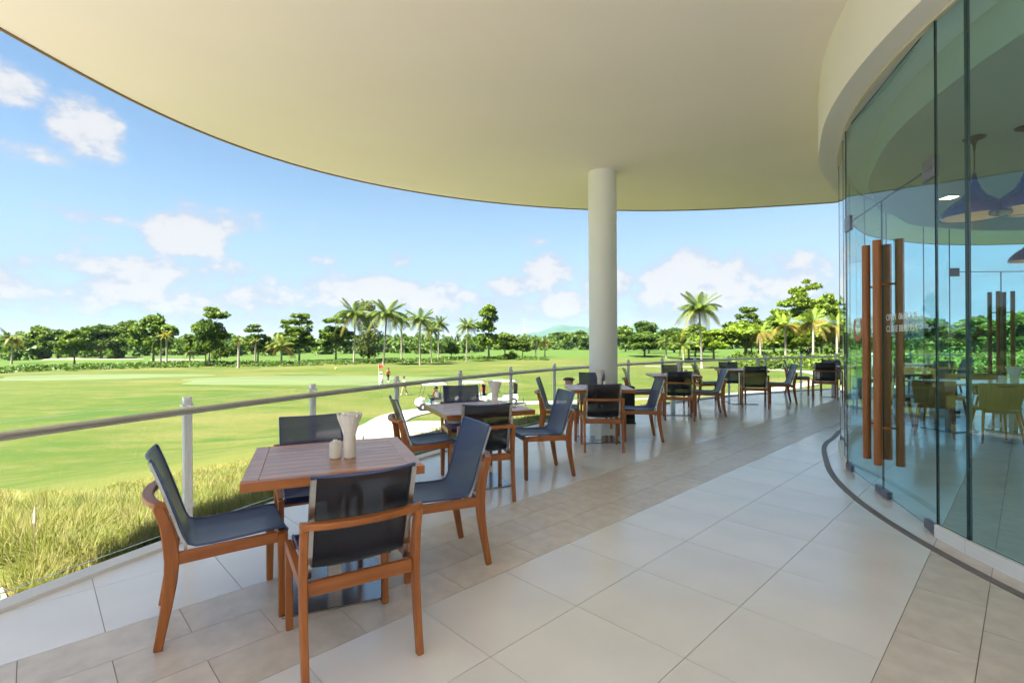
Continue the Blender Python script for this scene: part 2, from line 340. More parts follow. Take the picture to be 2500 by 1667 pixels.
def groundmat():
    m, t, b = newmat('golf_lawn'); L = t.links
    def nd(tp, **k):
        n = t.nodes.new(tp)
        for a, c in k.items(): setattr(n, a, c)
        return n
    g = nd('ShaderNodeNewGeometry')
    def nz(scale, detail, st=(1, 1, 1), lo=.35, hi=.65, rot=0):
        mp = nd('ShaderNodeMapping'); mp.inputs['Scale'].default_value = st; mp.inputs['Rotation'].default_value = (0, 0, rot); L.new(g.outputs['Position'], mp.inputs[0])
        n = nd('ShaderNodeTexNoise'); n.inputs['Scale'].default_value = scale; n.inputs['Detail'].default_value = detail; n.inputs['Roughness'].default_value = .6; L.new(mp.outputs[0], n.inputs['Vector'])
        f = nd('ShaderNodeMapRange'); f.inputs[1].default_value = lo; f.inputs[2].default_value = hi; L.new(n.outputs[0], f.inputs[0]); return f.outputs[0]
    def mix(f, a, c):
        r = nd('ShaderNodeMix', data_type='RGBA'); L.new(f, r.inputs[0]) if hasattr(f, 'is_output') else setattr(r.inputs[0], 'default_value', f)
        for s, v in ((r.inputs[6], a), (r.inputs[7], c)):
            if hasattr(v, 'is_output'): L.new(v, s)
            else: s.default_value = (*v, 1)
        return r.outputs[2]
    c = mix(nz(.09, 5), (.033, .060, .004), (.062, .080, .009))
    c = mix(nz(.045, 6, (1, 2.6, 1), .44, .62, .3), c, (.107, .098, .028))
    c = mix(nz(.5, 6, (1, 1.8, 1), .47, .74), c, (.101, .092, .028))
    c = mix(nz(.13, 4, (1, 2.8, 1), .50, .64, -.2), c, (.026, .062, .004))
    c = mix(nz(2.6, 5, (1, 1.4, 1), .48, .85, .5), c, (.034, .058, .006))
    c = mix(nz(9, 4, (1, 1, 1), .3, .95), c, (.040, .058, .007))
    def at(n, col, cc):
        a = nd('ShaderNodeAttribute'); a.attribute_name = n; return mix(a.outputs['Fac'], cc, col)
    c = at('longgrass', (.088, .092, .018), c)
    c = at('meadow', (.044, .080, .011), c)
    c = at('wood', (.035, .06, .014), c)
    soil = mix(nz(14, 5), (.10, .06, .03), (.22, .15, .08))
    a = nd('ShaderNodeAttribute'); a.attribute_name = 'soil'; c = mix(a.outputs['Fac'], c, soil)
    c = at('sand', (.28, .23, .16), c)
    L.new(c, b.inputs['Base Color']); b.inputs['Roughness'].default_value = .85; b.inputs['Specular IOR Level'].default_value = .15
    n = nd('ShaderNodeTexNoise'); n.inputs['Scale'].default_value = 18; n.inputs['Detail'].default_value = 5; L.new(g.outputs['Position'], n.inputs['Vector'])
    bp = nd('ShaderNodeBump'); bp.inputs['Strength'].default_value = .5; bp.inputs['Distance'].default_value = .06; L.new(n.outputs[0], bp.inputs['Height']); L.new(bp.outputs[0], b.inputs['Normal'])
    return m
GM = groundmat()
me = mesh_np('ground', np.stack([XX, YY, ZZ], -1).reshape(-1, 3), F, GM, smooth=True)
dd = (np.hypot(XX-DC.x, YY-DC.y)-DR).ravel(); RR2 = np.hypot(XX, YY).ravel()
def attr(me, n, v):
    a = me.attributes.new(n, 'FLOAT', 'POINT'); a.data.foreach_set('value', np.asarray(v, np.float32))
jag = .25*np.sin(XX.ravel()*7.1+YY.ravel()*3.3)+.2*np.sin(YY.ravel()*11.3-XX.ravel()*5)
attr(me, 'soil', (1-smooth01((dd-.35-.5*jag)/.5))*.95)
attr(me, 'sand', np.maximum(1-smooth01((np.hypot((XX.ravel()+2.95)/.35, (YY.ravel()-2.45)/.62)-.7)/.4), 0))
attr(me, 'longgrass', .8*(1-smooth01((dd+1.2*jag-3.0)/6.0)))
attr(me, 'meadow', smooth01((RR2-132)/25))
attr(me, 'wood', smooth01((RR2-300)/150))
link('ground', me)['kind'] = 'structure'
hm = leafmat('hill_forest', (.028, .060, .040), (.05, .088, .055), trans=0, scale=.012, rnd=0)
sel = (rr > 1900) & (rr < 5200); i0 = np.where(sel)[0]; ja = np.where((np.degrees(aa) > -14) & (np.degrees(aa) < 30))[0]
HX, HY = np.meshgrid(np.linspace(-700, 1500, 140), np.linspace(2100, 3900, 40))
HZ = ridge(HX, HY, 330, 3000, 92, 190, 500)+ridge(HX, HY, 770, 2900, 112, 105, 420)+ridge(HX, HY, 560, 3100, 55, 300, 450)+ridge(HX, HY, 60, 3000, 40, 240, 500)+ridge(HX, HY, -60, 3300, 14, 300, 300)+ridge(HX, HY, 1000, 3000, 36, 200, 400)
HZ = HZ*(.72+.05*np.sin(HX*.031+HY*.004)+.05*np.sin(HX*.083+HY*.02)) - 2
idx = np.arange(HX.size).reshape(HX.shape)
F = np.stack([idx[:-1, :-1], idx[:-1, 1:], idx[1:, 1:], idx[1:, :-1]], -1).reshape(-1, 4)
link('hills', mesh_np('hills', np.stack([HX, HY, HZ], -1).reshape(-1, 3), F, hm, smooth=True))['kind'] = 'structure'

def strip(name, pts, widths, matl, lift=.05, sub=14, kind='structure'):
    P = [Vector(p) for p in pts]; C = []
    for i in range(len(P)-1):
        p0, p1, p2, p3 = P[max(i-1, 0)], P[i], P[i+1], P[min(i+2, len(P)-1)]
        for k in range(sub):
            t = k/sub; C.append((.5*((2*p1)+(-p0+p2)*t+(2*p0-5*p1+4*p2-p3)*t*t+(-p0+3*p1-3*p2+p3)*t**3), widths[i]+(widths[i+1]-widths[i])*t))
    C.append((P[-1], widths[-1])); rows = []
    for i, (c, wd) in enumerate(C):
        d = (C[min(i+1, len(C)-1)][0]-C[max(i-1, 0)][0]).normalized(); n = Vector((-d.y, d.x)); row = []
        for e in (-1, -.97, -.5, 0, .5, .97, 1):
            q = c+n*e*wd/2; row.append((q.x, q.y, gz(q.x, q.y)+(lift if abs(e) < .99 else -.15)))
        rows.append(row)
    b = MB(); b.loft(rows, cap=False, closed=False); o = b.build(name, matl, smooth=True); o['kind'] = kind; return o
CONC = mat('pale_concrete_path', (.20, .19, .17), .8, .06, .6)
strip('cart_path', [(-.2, 7.2), (-5.0, 15.5), (-6.7, 23), (-7.5, 29), (-7.3, 33), (-4.8, 36.8), (1.1, 40.3), (10.6, 41.6), (18, 43), (27, 49), (38, 60), (44, 78), (38, 92), (26, 97)], [2.3, 2.3, 2.4, 2.4, 2.4, 2.4, 2.3, 2.2, 2.2, 2.2, 2.2, 2.2, 2.2, 2.0], CONC, .07)
def patch(name, cx, cy, rx, ry, matl, lift=.06, n=40, rot=0.0):
    b = MB(); rings = []
    for k in range(1, 7):
        ring = []
        for j in range(n):
            a = 2*math.pi*j/n; rad = k/6*(1+.10*math.sin(3*a+1)+.06*math.sin(5*a))
            px_, py_ = rx*rad*math.cos(a), ry*rad*math.sin(a)
            x, y = cx+px_*math.cos(rot)-py_*math.sin(rot), cy+px_*math.sin(rot)+py_*math.cos(rot)
            ring.append((x, y, gz(x, y)+(lift if k < 6 else -.1)))
        rings.append(ring)
    b.loft(rings[::-1], cap=False); b.add(rings[0], [tuple(range(n))]); o = b.build(name, matl, smooth=True); o['kind'] = 'structure'; return o
GREEN = mat('mown_green', (.053, .077, .016), .8, .16, .09, stretch=(1, 2, 1))
SAND = mat('bunker_sand', (.24, .18, .13), .9, .1, .5)
patch('putting_green', -24, 66, 23, 9.5, GREEN, rot=.05)
patch('fairway', -62, 74, 17, 7, GREEN, .05)
b = MB(); Lp = [(-2.66, 2.68), (-3.19, 3.10), (-8, 6.27), (-18, 12.87), (-24, 14), (-26, 4), (-24, -14), (-6, -16), (-5, -9)]+[tuple(deck_pt(a, .01)) for a in range(196, 160, -3)]
b.prism(Lp[::-1], -.30, -.125); b.build('forecourt', CONC)['kind'] = 'structure'
for x, y, a, b_ in ((-135, 158, 17, 4), (-103, 152, 9, 3.5), (-60, 116, 3.2, 1.6), (36, 330, 12, 6)): patch('bunker', x, y, a, b_, SAND, .12)

hzm = bpy.data.materials.new('haze_air'); hzm.use_nodes = True; hzm.node_tree.nodes.clear()
vv = hzm.node_tree.nodes.new('ShaderNodeVolumePrincipled'); vv.inputs['Color'].default_value = (.52, .76, 1, 1); vv.inputs['Density'].default_value = 3.8e-5; vv.inputs['Anisotropy'].default_value = 0.0
ho = hzm.node_tree.nodes.new('ShaderNodeOutputMaterial'); hzm.node_tree.links.new(vv.outputs[0], ho.inputs['Volume'])
hb = MB(); hb.box((-9500, -9500, -14), (9500, 9500, 135)); hb.build('haze', hzm)['kind'] = 'stuff'

# ------------------------------------------------------------------ terrace: slab, tiles, curb, channel
TH = .766; TO = Vector((-.519, 2.618)); TU = Vector((math.cos(TH), math.sin(TH))); TV = Vector((math.sin(TH), -math.cos(TH)))
def T(i, j): return TO+(TU*i+TV*j)*.6
slab = MB(); arc = [deck_pt(a) for a in np.linspace(60, 215, 120)]
slab.prism([(p.x, p.y) for p in arc]+[(-3, -18), (32, -18), (32, 12.3)], -.9, -.005)
floor = slab.build('terrace_floor', GROUT); floor['kind'] = 'structure'
inner = MB(); ring = [gp(f, -.02) for f in range(0, 360, 4)]
inner.prism([(p.x, p.y) for p in ring][::-1], -.0049, -.0042); ifloor = inner.build('interior_floor', GROUT); ifloor['kind'] = 'structure'
rows = []                                                     # (j0, j1, length in tiles, offset, stone?)
for k in range(1, 9): rows.append((-1.395-k, -1.395-k+1, 1, 0, 0))
rows += [(-1.395, -.905, 1, .5, 1), (-.905, -.415, 1, 0, 1), (-.415, .088, 1, .5, 1), (.088, 1, 1, 0, 0), (1, 2, 1, 0, 0), (2, 3, 1, 0, 0), (3, 3.485, 1, .5, 1), (3.485, 3.97, 1, 0, 1), (3.97, 4.455, 1, .5, 1)]
for k in range(24): rows.append((4.455+k, 5.455+k, 1, 0, 0))
G = .0035/.6
tiles = []; meshes = {}
def clip_disc(poly, c, r):
    if all((p-c).length <= r for p in poly): return poly, False
    if all((p-c).length > r+.5 for p in poly): return None, True
    out = []
    pc = sum(poly, Vector((0, 0)))/len(poly); n = (pc-c).normalized(); q = c+n*r
    pts = poly
    for dn in (-.03, 0, .03):
        nn = Vector((n.x*math.cos(dn)-n.y*math.sin(dn), n.x*math.sin(dn)+n.y*math.cos(dn))); res = []
        for a, b in zip(pts, pts[1:]+pts[:1]):
            da, db = (a-c).dot(nn)-r, (b-c).dot(nn)-r
            if da <= 0: res.append(a)
            if da*db < 0: res.append(a+(b-a)*(da/(da-db)))
        pts = res
        if len(pts) < 3: return None, True
    return pts, True
for j0, j1, ln, off, st in rows:
    for i in range(-30, 34):
        a, b = i+off+G/2, i+off+1-G/2
        poly = [T(a, j0+G/2), T(b, j0+G/2), T(b, j1-G/2), T(a, j1-G/2)]
        c0 = sum(poly, Vector((0, 0)))/4
        if c0.y < -9 or c0.x > 17 or c0.y > 15: continue
        poly, cut = clip_disc(poly, DC, DR-.13)
        if not poly: continue
        c = sum(poly, Vector((0, 0)))/len(poly)
        ang = (math.degrees(math.atan2(c.y-GC.y, -(c.x-GC.x)))+360) % 360
        ins = (c-GC).length < rg(ang)
        vis = c.y > .9 and abs(c.x) < 1.1*c.y+.3
        size = (1/(c.y**2)) if vis else 0
        tiles.append((size, poly, cut, c, st, ins))
tiles.sort(key=lambda t: -t[0])
cnt = [0, 0]; rest = [[MB(), MB()], [MB(), MB()]]
def tile_poly(mb, poly, z1=0.0): mb.prism([(p.x, p.y) for p in poly][::-1] if False else [(p.x, p.y) for p in poly], -.0048, z1)
def ccw(poly):
    s = sum(a.x*b.y-b.x*a.y for a, b in zip(poly, poly[1:]+poly[:1])); return poly if s > 0 else poly[::-1]
for size, poly, cut, c, st, ins in tiles:
    poly = ccw(poly); lim = 290 if not ins else 160
    if size > 0 and cnt[ins] < lim:
        cnt[ins] += 1
        loc = [p-c for p in poly]; key = None if cut else (st, round((loc[1]-loc[0]).length, 3), round((loc[2]-loc[1]).length, 3), round(loc[0].x, 2))
        if key is None or key not in meshes:
            b = MB(); b.prism([(p.x, p.y) for p in loc], -.0048 if not ins else -.004, 0); m_ = b.mesh('floor_tile', STONE if st else TILE)
            if key: meshes[key] = m_
        else: m_ = meshes[key]
        o = link('stone_tile' if st else 'floor_tile', m_, ifloor if ins else floor); o.location = (c.x, c.y, 0)
    else:
        rest[ins][st].prism([(p.x, p.y) for p in poly], -.0048 if not ins else -.004, 0)
for ins in (0, 1):
    for st in (0, 1):
        if rest[ins][st].v:
            o = rest[ins][st].build('far_stone_tiles' if st else 'far_floor_tiles', STONE if st else TILE, ifloor if ins else floor); o['kind'] = 'stuff'
cb = MB(); rows_ = []
for a in np.linspace(60, 215, 150):
    p0, p1 = deck_pt(a, -.125), deck_pt(a, .0)
    rows_.append([(p0.x, p0.y, -.004), (p0.x, p0.y, .022), (p1.x, p1.y, .022), (p1.x, p1.y, -.22)])
cb.loft(rows_, cap=False, closed=False); cb.build('terrace_curb', CURB)['kind'] = 'structure'
ch = MB(); rows_ = []
for f in np.arange(-70, 62, 1.5):
    p0, p1 = gp(f, .15), gp(f, .205); rows_.append([(p0.x, p0.y, -.003), (p0.x, p0.y, .006), (p1.x, p1.y, .006), (p1.x, p1.y, -.003)])
ch.loft(rows_, cap=False, closed=False); ch.build('floor_channel', GROOVE)['kind'] = 'structure'

# ------------------------------------------------------------------ canopy roof, soffit, column
CZ = 4.33; SZ = 3.63
edge = [(-3.0, -9), (-4.2, -5), (-4.85, -1.5), (-4.98, 1.2), (-4.88, 3.2), (-4.75, 4.58), (-4.72, 5.03), (-4.68, 5.49), (-4.61, 6.03), (-4.47, 6.61), (-4.25, 7.21), (-3.93, 7.82), (-3.5, 8.42), (-2.95, 9.0), (-2.29, 9.55), (-1.53, 10.03), (-.68, 10.48), (.25, 10.84), (1.23, 11.11), (2.23, 11.25), (3.24, 11.35), (4.21, 11.29), (5.13, 11.13), (6.0, 10.93), (6.85, 10.70), (7.15, 10.62), (7.6, 11.3), (8.8, 12.8), (11, 14.6), (15, 15.6), (22, 14)]  # ends outside the view are extended outward to shade the deck
def catmull(P, sub=6):
    P = [Vector(p) for p in P]; out = []
    for i in range(len(P)-1):
        p0, p1, p2, p3 = P[max(i-1, 0)], P[i], P[i+1], P[min(i+2, len(P)-1)]
        for k in range(sub):
            t = k/sub; out.append(.5*((2*p1)+(-p0+p2)*t+(2*p0-5*p1+4*p2-p3)*t*t+(-p0+3*p1-3*p2+p3)*t**3))
    return out+[P[-1]]
for _ in range(3):  # relax the traced edge a little
    e2 = [edge[0]]+[tuple((Vector(edge[i-1])+2*Vector(edge[i])+Vector(edge[i+1]))/4) if edge[i][0] < 6.4 and edge[i][1] > 0 else edge[i] for i in range(1, len(edge)-1)]+[edge[-1]]; edge = e2
ec = catmull(edge)
roofpoly = [(p.x, p.y) for p in ec]+[(20, -9)]
rb = MB(); rb.prism(roofpoly[::-1], CZ, CZ+.45); roof = rb.build('canopy_roof', CEIL); roof['kind'] = 'structure'
tb = MB(); rows_ = []
for i, p in enumerate(ec):
    d = (ec[min(i+1, len(ec)-1)]-ec[max(i-1, 0)]).normalized(); n = Vector((-d.y, d.x)); q = p+n*.02; q0 = p-n*.012
    rows_.append([(q0.x, q0.y, CZ-.014), (q.x, q.y, CZ-.014), (q.x, q.y, CZ+.47), (q0.x, q0.y, CZ+.47)])
tb.loft(rows_, cap=True, closed=True); tb.build('drip_edge', TRIM, roof)
ub = MB(); up_ = [(ec[i]+ec[min(i+3, len(ec)-1)])/2 for i in range(0, len(ec), 3) if ec[i].x > -1.0 and ec[i].y > 5]  # unseen block added on the canopy to keep sun off the far-right deck
cen = Vector((9, 2)); up_ = [p+(cen-p).normalized()*.5 for p in up_]
ub.prism(([(p.x, p.y) for p in up_]+[(20, -8), (3, -8)])[::-1], CZ+.46, 13.0); ub.build('added_shade_block', FASC)['kind'] = 'structure'
fb = MB(); rows_ = []
for f in np.arange(0, 362, 2.0):
    po, pi, pj = gp(f, .22), gp(f, -.001), gp(f, -.9)
    rows_.append([(po.x, po.y, CZ+.02), (po.x, po.y, SZ), (pi.x, pi.y, SZ), (pj.x, pj.y, SZ), (pj.x, pj.y, CZ+.02)])
fb.loft(rows_, cap=False, closed=False); fb.build('soffit_fascia', FASC, smooth=True)['kind'] = 'structure'
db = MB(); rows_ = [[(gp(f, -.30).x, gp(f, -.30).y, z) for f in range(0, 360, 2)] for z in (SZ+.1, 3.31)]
db.loft(rows_[::-1]); db.build('dropped_ceiling', mat('shade_darkened_plaster', (.50, .47, .39), .7, .02, .8))['kind'] = 'structure'  # ceiling plaster with the room's shade darkened into its colour
cl = MB(); cl.lathe([(.245, 0), (.245, CZ)], 48); colm = cl.build('round_column', mat('column_paint', (.80, .80, .78), .5, .02, 1.5), smooth=True)
colm.location = (1.60, 8.72, 0); tag(colm, 'round pale grey column rising from the terrace to the canopy', 'column')
wb = MB(); rows_ = []
for f in np.arange(132, 292, 4.0):
    p0, p1 = gp(f, 0), gp(f, -.2); rows_.append([(p0.x, p0.y, 0), (p1.x, p1.y, 0), (p1.x, p1.y, SZ), (p0.x, p0.y, SZ)])
wb.loft(rows_); wb.build('rear_wall', WHITE)['kind'] = 'structure'

# ------------------------------------------------------------------ glass wall with doors
gw = empty('glass_wall', (gp(8.5).x, gp(8.5).y, 0), 0, 'curved frameless green tinted glass wall of the round restaurant, with wooden door pulls', 'glass wall')
inv = Matrix.Translation((-gw.location.x, -gw.location.y, 0))
def gframe(a, b):                                # local frame of a flat pane between two plan points
    d = (b-a); L = d.length; d.normalize(); n = Vector((-d.y, d.x))
    if n.dot(Vector(((a+b)/2-GC))) < 0: n = -n
    return Matrix(((d.x, n.x, 0, a.x-gw.location.x), (d.y, n.y, 0, a.y-gw.location.y), (0, 0, 1, 0), (0, 0, 0, 1))), L
def pane(name, a, b, z0, z1, parent=None, gap=.006, th=.012):
    Mx, L = gframe(a, b); bm = MB()
    x0, x1, h = gap, L-gap, th/2
    V = [(x0, -h, z0), (x1, -h, z0), (x1, h, z0), (x0, h, z0), (x0, -h, z1), (x1, -h, z1), (x1, h, z1), (x0, h, z1)]
    V = [Mx @ Vector(p) for p in V]
    flip = Mx.to_3x3().determinant() < 0
    def fc(f): return f[::-1] if flip else f
    bm.add(V, [fc((0, 1, 5, 4)), fc((2, 3, 7, 6))]); bm.m = 1; bm.add(V, [fc((3, 2, 1, 0)), fc((4, 5, 6, 7)), fc((1, 2, 6, 5)), fc((3, 0, 4, 7))])
    return bm.build(name, [GLASS, GEDGE], parent or gw), Mx, L
def fixed_bay(f0, f1, kick=True):
    a, b = gp(f0), gp(f1); p, Mx, L = pane('glass_panel', a, b, .092 if kick else .01, SZ-.012)
    if kick:
        k = MB(); k.box((.003, -.03, .0), (L-.003, .03, .09), Mx); k.box((.003, .03, .045), (L-.003, .034, .05), Mx); bevel(k.build('kick_plate', WHITE, gw), .003, 1)
    return Mx, L
def joint(f, big=False):
    p = gp(f); n = (p-GC).normalized(); d = Vector((-n.y, n.x)); bm = MB()
    Mx = Matrix(((d.x, n.x, 0, p.x-gw.location.x), (d.y, n.y, 0, p.y-gw.location.y), (0, 0, 1, 0), (0, 0, 0, 1)))
    hw = .012 if big else .0048; bm.box((-hw, -.010 if big else -.007, .01), (hw, .008, SZ-.005), Mx); bm.build('glazing_joint', GEDGE, gw)
LEFT = [28.05+2.9]
while LEFT[-1]+9.6 < 80: LEFT.append(LEFT[-1]+9.6)
bays = [(5.73, 8.52), (28.05, LEFT[0])]+list(zip(LEFT, LEFT[1:]))
FD0, FD1 = 84.6, 101.0
bays += [(LEFT[-1], FD0), (FD1, FD1+9.5), (FD1+9.5, FD1+19), (FD1+19, 132)]
R_ = [5.73, 1.3, -7.6, -17.2, -26.8, -36.4, -46, -55.6, -67]
bays += list(zip(R_[1:], R_))
for f0, f1 in bays: fixed_bay(f0, f1)
for f in sorted(set([x for b in bays for x in b])): joint(f, abs(f-5.73) < .01)
tr = MB(); rows_ = []
for f in np.arange(-70, 134, 2.0):
    p0, p1 = gp(f, .022), gp(f, -.022); rows_.append([(p0.x-gw.location.x, p0.y-gw.location.y, SZ-.022), (p1.x-gw.location.x, p1.y-gw.location.y, SZ-.022), (p1.x-gw.location.x, p1.y-gw.location.y, SZ-.002), (p0.x-gw.location.x, p0.y-gw.location.y, SZ-.002)])
tr.loft(rows_); tr.build('head_channel', mat('beige_channel', (.62, .56, .44), .5), gw)
HW = mat('pull_wood', (.26, .080, .016), .38, scale=1.0, stretch=(40, 40, 2), col2=(.40, .135, .028), detail=6)
FIT = mat('dark_steel_fitting', (.16, .155, .18), .3, .05, 30, metal=.8)
def text_mesh(body, size):
    cu = bpy.data.curves.new('lettering', 'FONT'); cu.body = body; cu.size = size; cu.extrude = .0006; cu.space_line = 1.25; cu.space_character = 1.02
    o = bpy.data.objects.new('tmp', cu); COL.objects.link(o)
    dg = bpy.context.evaluated_depsgraph_get(); me = bpy.data.meshes.new_from_object(o.evaluated_get(dg)); bpy.data.objects.remove(o); me.materials.clear(); me.materials.append(WPRINT); return me
DH = 2.60
def door_pair(f0, f1, front):
    a, b = gp(f0), gp(f1); m = (a+b)/2
    Mx0, L0 = gframe(a, b)
    pane('transom_panel', a, b, DH+.012, SZ-.012)
    q_ = MB(); q_.box((.0, -.006, DH+.001), (L0, .006, DH+.011), Mx0); q_.build('glazing_joint', GEDGE, gw)
    for (p, q, sgn) in ((a, m, 1), (m, b, -1)):
        d, Mx, L = pane('door', p, q, .028, DH, gap=.006)
        xm = L-.13 if sgn > 0 else .13
        for side in (1, -1):
            h = MB(); h.lathe([(.0325, .30), (.0325, 2.24)], 20, (0, 0, 0)); 
            for z in (.62, 1.86): h.tube([(0, 0, z), (0, -side*.085, z)], .009, 8)
            ob = h.build('door_handle', HW, d, True); ob.matrix_local = Mx @ Matrix.Translation((xm, side*.082, 0))
        xe = 0.0 if sgn > 0 else L
        for z0, z1 in ((.012, .075), (DH-.075, DH+.075)):
            k = MB(); x0, x1 = (xe, xe+.17) if sgn > 0 else (xe-.17, xe)
            k.box((x0, -.018, z0), (x1, .018, z1), Mx); k.box((x0+.02, .018, (z0+z1)/2-.006), (x1-.02, .021, (z0+z1)/2+.006), Mx); bevel(k.build('patch_fitting', FIT, d), .003, 1)
        k = MB(); x0, x1 = (L-.14, L) if sgn > 0 else (0, .14); k.box((x0, -.02, .008), (x1, .02, .07), Mx); k.box((x0+.03, .02, .03), (x1-.03, .023, .048), Mx); bevel(k.build('lock_fitting', FIT, d), .003, 1)
        if sgn < 0 and front:
            t_ = link('lettering', text_mesh('OPEN  06:00 A.M.\nCLOSE 08:00 P.M.', .078), d)
            t_.matrix_local = Mx @ Matrix.Translation((.10, .0066, 1.545)) @ Matrix.Rotation(R(90), 4, 'X') if Mx.to_3x3().determinant() > 0 else Mx @ Matrix.Translation((.10, .0066, 1.545)) @ Matrix.Rotation(R(90), 4, 'X')
        if (sgn > 0 and front) or (sgn < 0 and not front):
            e = MB(); n = 36; ri, ro = .085, .13; cxx, czz = (.36 if front else .5), 1.50
            rings = []
            for k_ in range(4, n-3):
                an = math.pi/2+2*math.pi*k_/n; rings.append([(cxx+r_*math.cos(an), y_, czz+r_*math.sin(an)) for r_, y_ in ((ri, .0062), (ro, .0062), (ro, .0078), (ri, .0078))])
            e.loft([[Mx @ Vector(p_) for p_ in r_] for r_ in rings]); e.build('emblem_ring', RED, d)
            e = MB()
            for q_ in range(3):
                an = math.pi/2+(q_-1)*.42; c_ = (cxx+.085*math.cos(an), czz+.085*math.sin(an))
                e.add([Mx @ Vector((c_[0]+.02*math.cos(u_), .007, c_[1]+.02*math.sin(u_))) for u_ in np.linspace(0, 2*math.pi, 10)[:-1]], [tuple(range(9))])
            e.build('emblem_dots', WPRINT, d)
door_pair(28.05, 8.52, True)
door_pair(FD1, FD0, False)
joint(28.05); joint(8.52)

# ------------------------------------------------------------------ balustrade
bal = empty('glass_balustrade', (0, 0, 0), 0, 'curved glass balustrade with steel handrail along the terrace edge', 'railing')
PA = [math.degrees(math.atan2(y-DC.y, x-DC.x)) for x, y in ((-2.381, 3.597), (-1.896, 4.649), (-1.348, 5.666), (-.727, 6.661), (-.052, 7.605), (.693, 8.519), (1.50, 9.37), (2.352, 10.196), (3.281, 10.97), (4.266, 11.686), (5.35, 12.40), (6.60, 13.06), (7.85, 13.60), (9.1, 14.03), (10.4, 14.38), (11.7, 14.63), (13.0, 14.80))]
PA = [PA[0]+3.6*k for k in (4, 3, 2, 1)]+PA
OFF = -.035
def post_mesh():
    b = MB(); b.box((-.0275, -.012, -.16), (-.0045, .012, 1.0)); b.box((.0045, -.012, -.16), (.0275, .012, 1.0)); b.box((-.0045, -.006, -.16), (.0045, .006, .985)); return b.mesh('post', POSTM)
def bracket_mesh():
    b = MB(); b.box((-.042, -.014, .20), (.042, .014, .23)); return b.mesh('glass_clip', POSTM)
def arm_mesh():
    b = MB(); b.tube([(0, .0, .935), (0, -.05, .925), (0, -.075, .905)], .010, 6); return b.mesh('rail_arm', POSTM)
pm, bmh, amh = post_mesh(), bracket_mesh(), arm_mesh()
b_ = MB(); b_.box((-.042, -.014, .935), (.042, .014, .952)); umh = b_.mesh('glass_clip', POSTM)
for a in PA:
    p = deck_pt(a, OFF); o = link('post', pm, bal); o.location = (p.x, p.y, 0); o.rotation_euler = (0, 0, R(a-90)); link('glass_clip', bmh, o); link('glass_clip', umh, o); link('rail_arm', amh, o)
for a, b in zip(PA, PA[1:]):
    p, q = deck_pt(a, OFF), deck_pt(b, OFF); d = (q-p).normalized(); p, q = p+d*.034, q-d*.034; n = Vector((-d.y, d.x))*.006
    b_ = MB(); V = []
    for z in (.07, .972):
        V += [(p.x+n.x, p.y+n.y, z), (q.x+n.x, q.y+n.y, z), (q.x-n.x, q.y-n.y, z), (p.x-n.x, p.y-n.y, z)]
    s0 = 1 if (n.x*(q-p).y-n.y*(q-p).x) > 0 else -1
    def fc(f): return f if s0 > 0 else f[::-1]
    b_.add(V, [fc((0, 4, 5, 1)), fc((2, 6, 7, 3))]); b_.m = 1; b_.add(V, [fc((0, 1, 2, 3)), fc((7, 6, 5, 4)), fc((1, 5, 6, 2)), fc((3, 7, 4, 0))]); b_.build('glass_panel', [RGLASS, RGEDGE], bal)
hr = MB(); hr.tube([(*deck_pt(a, OFF-.08), .908) for a in np.linspace(PA[0]+1, PA[-1]-1, 160)], .0240, 14); hr.build('handrail', RAILM, bal, True)

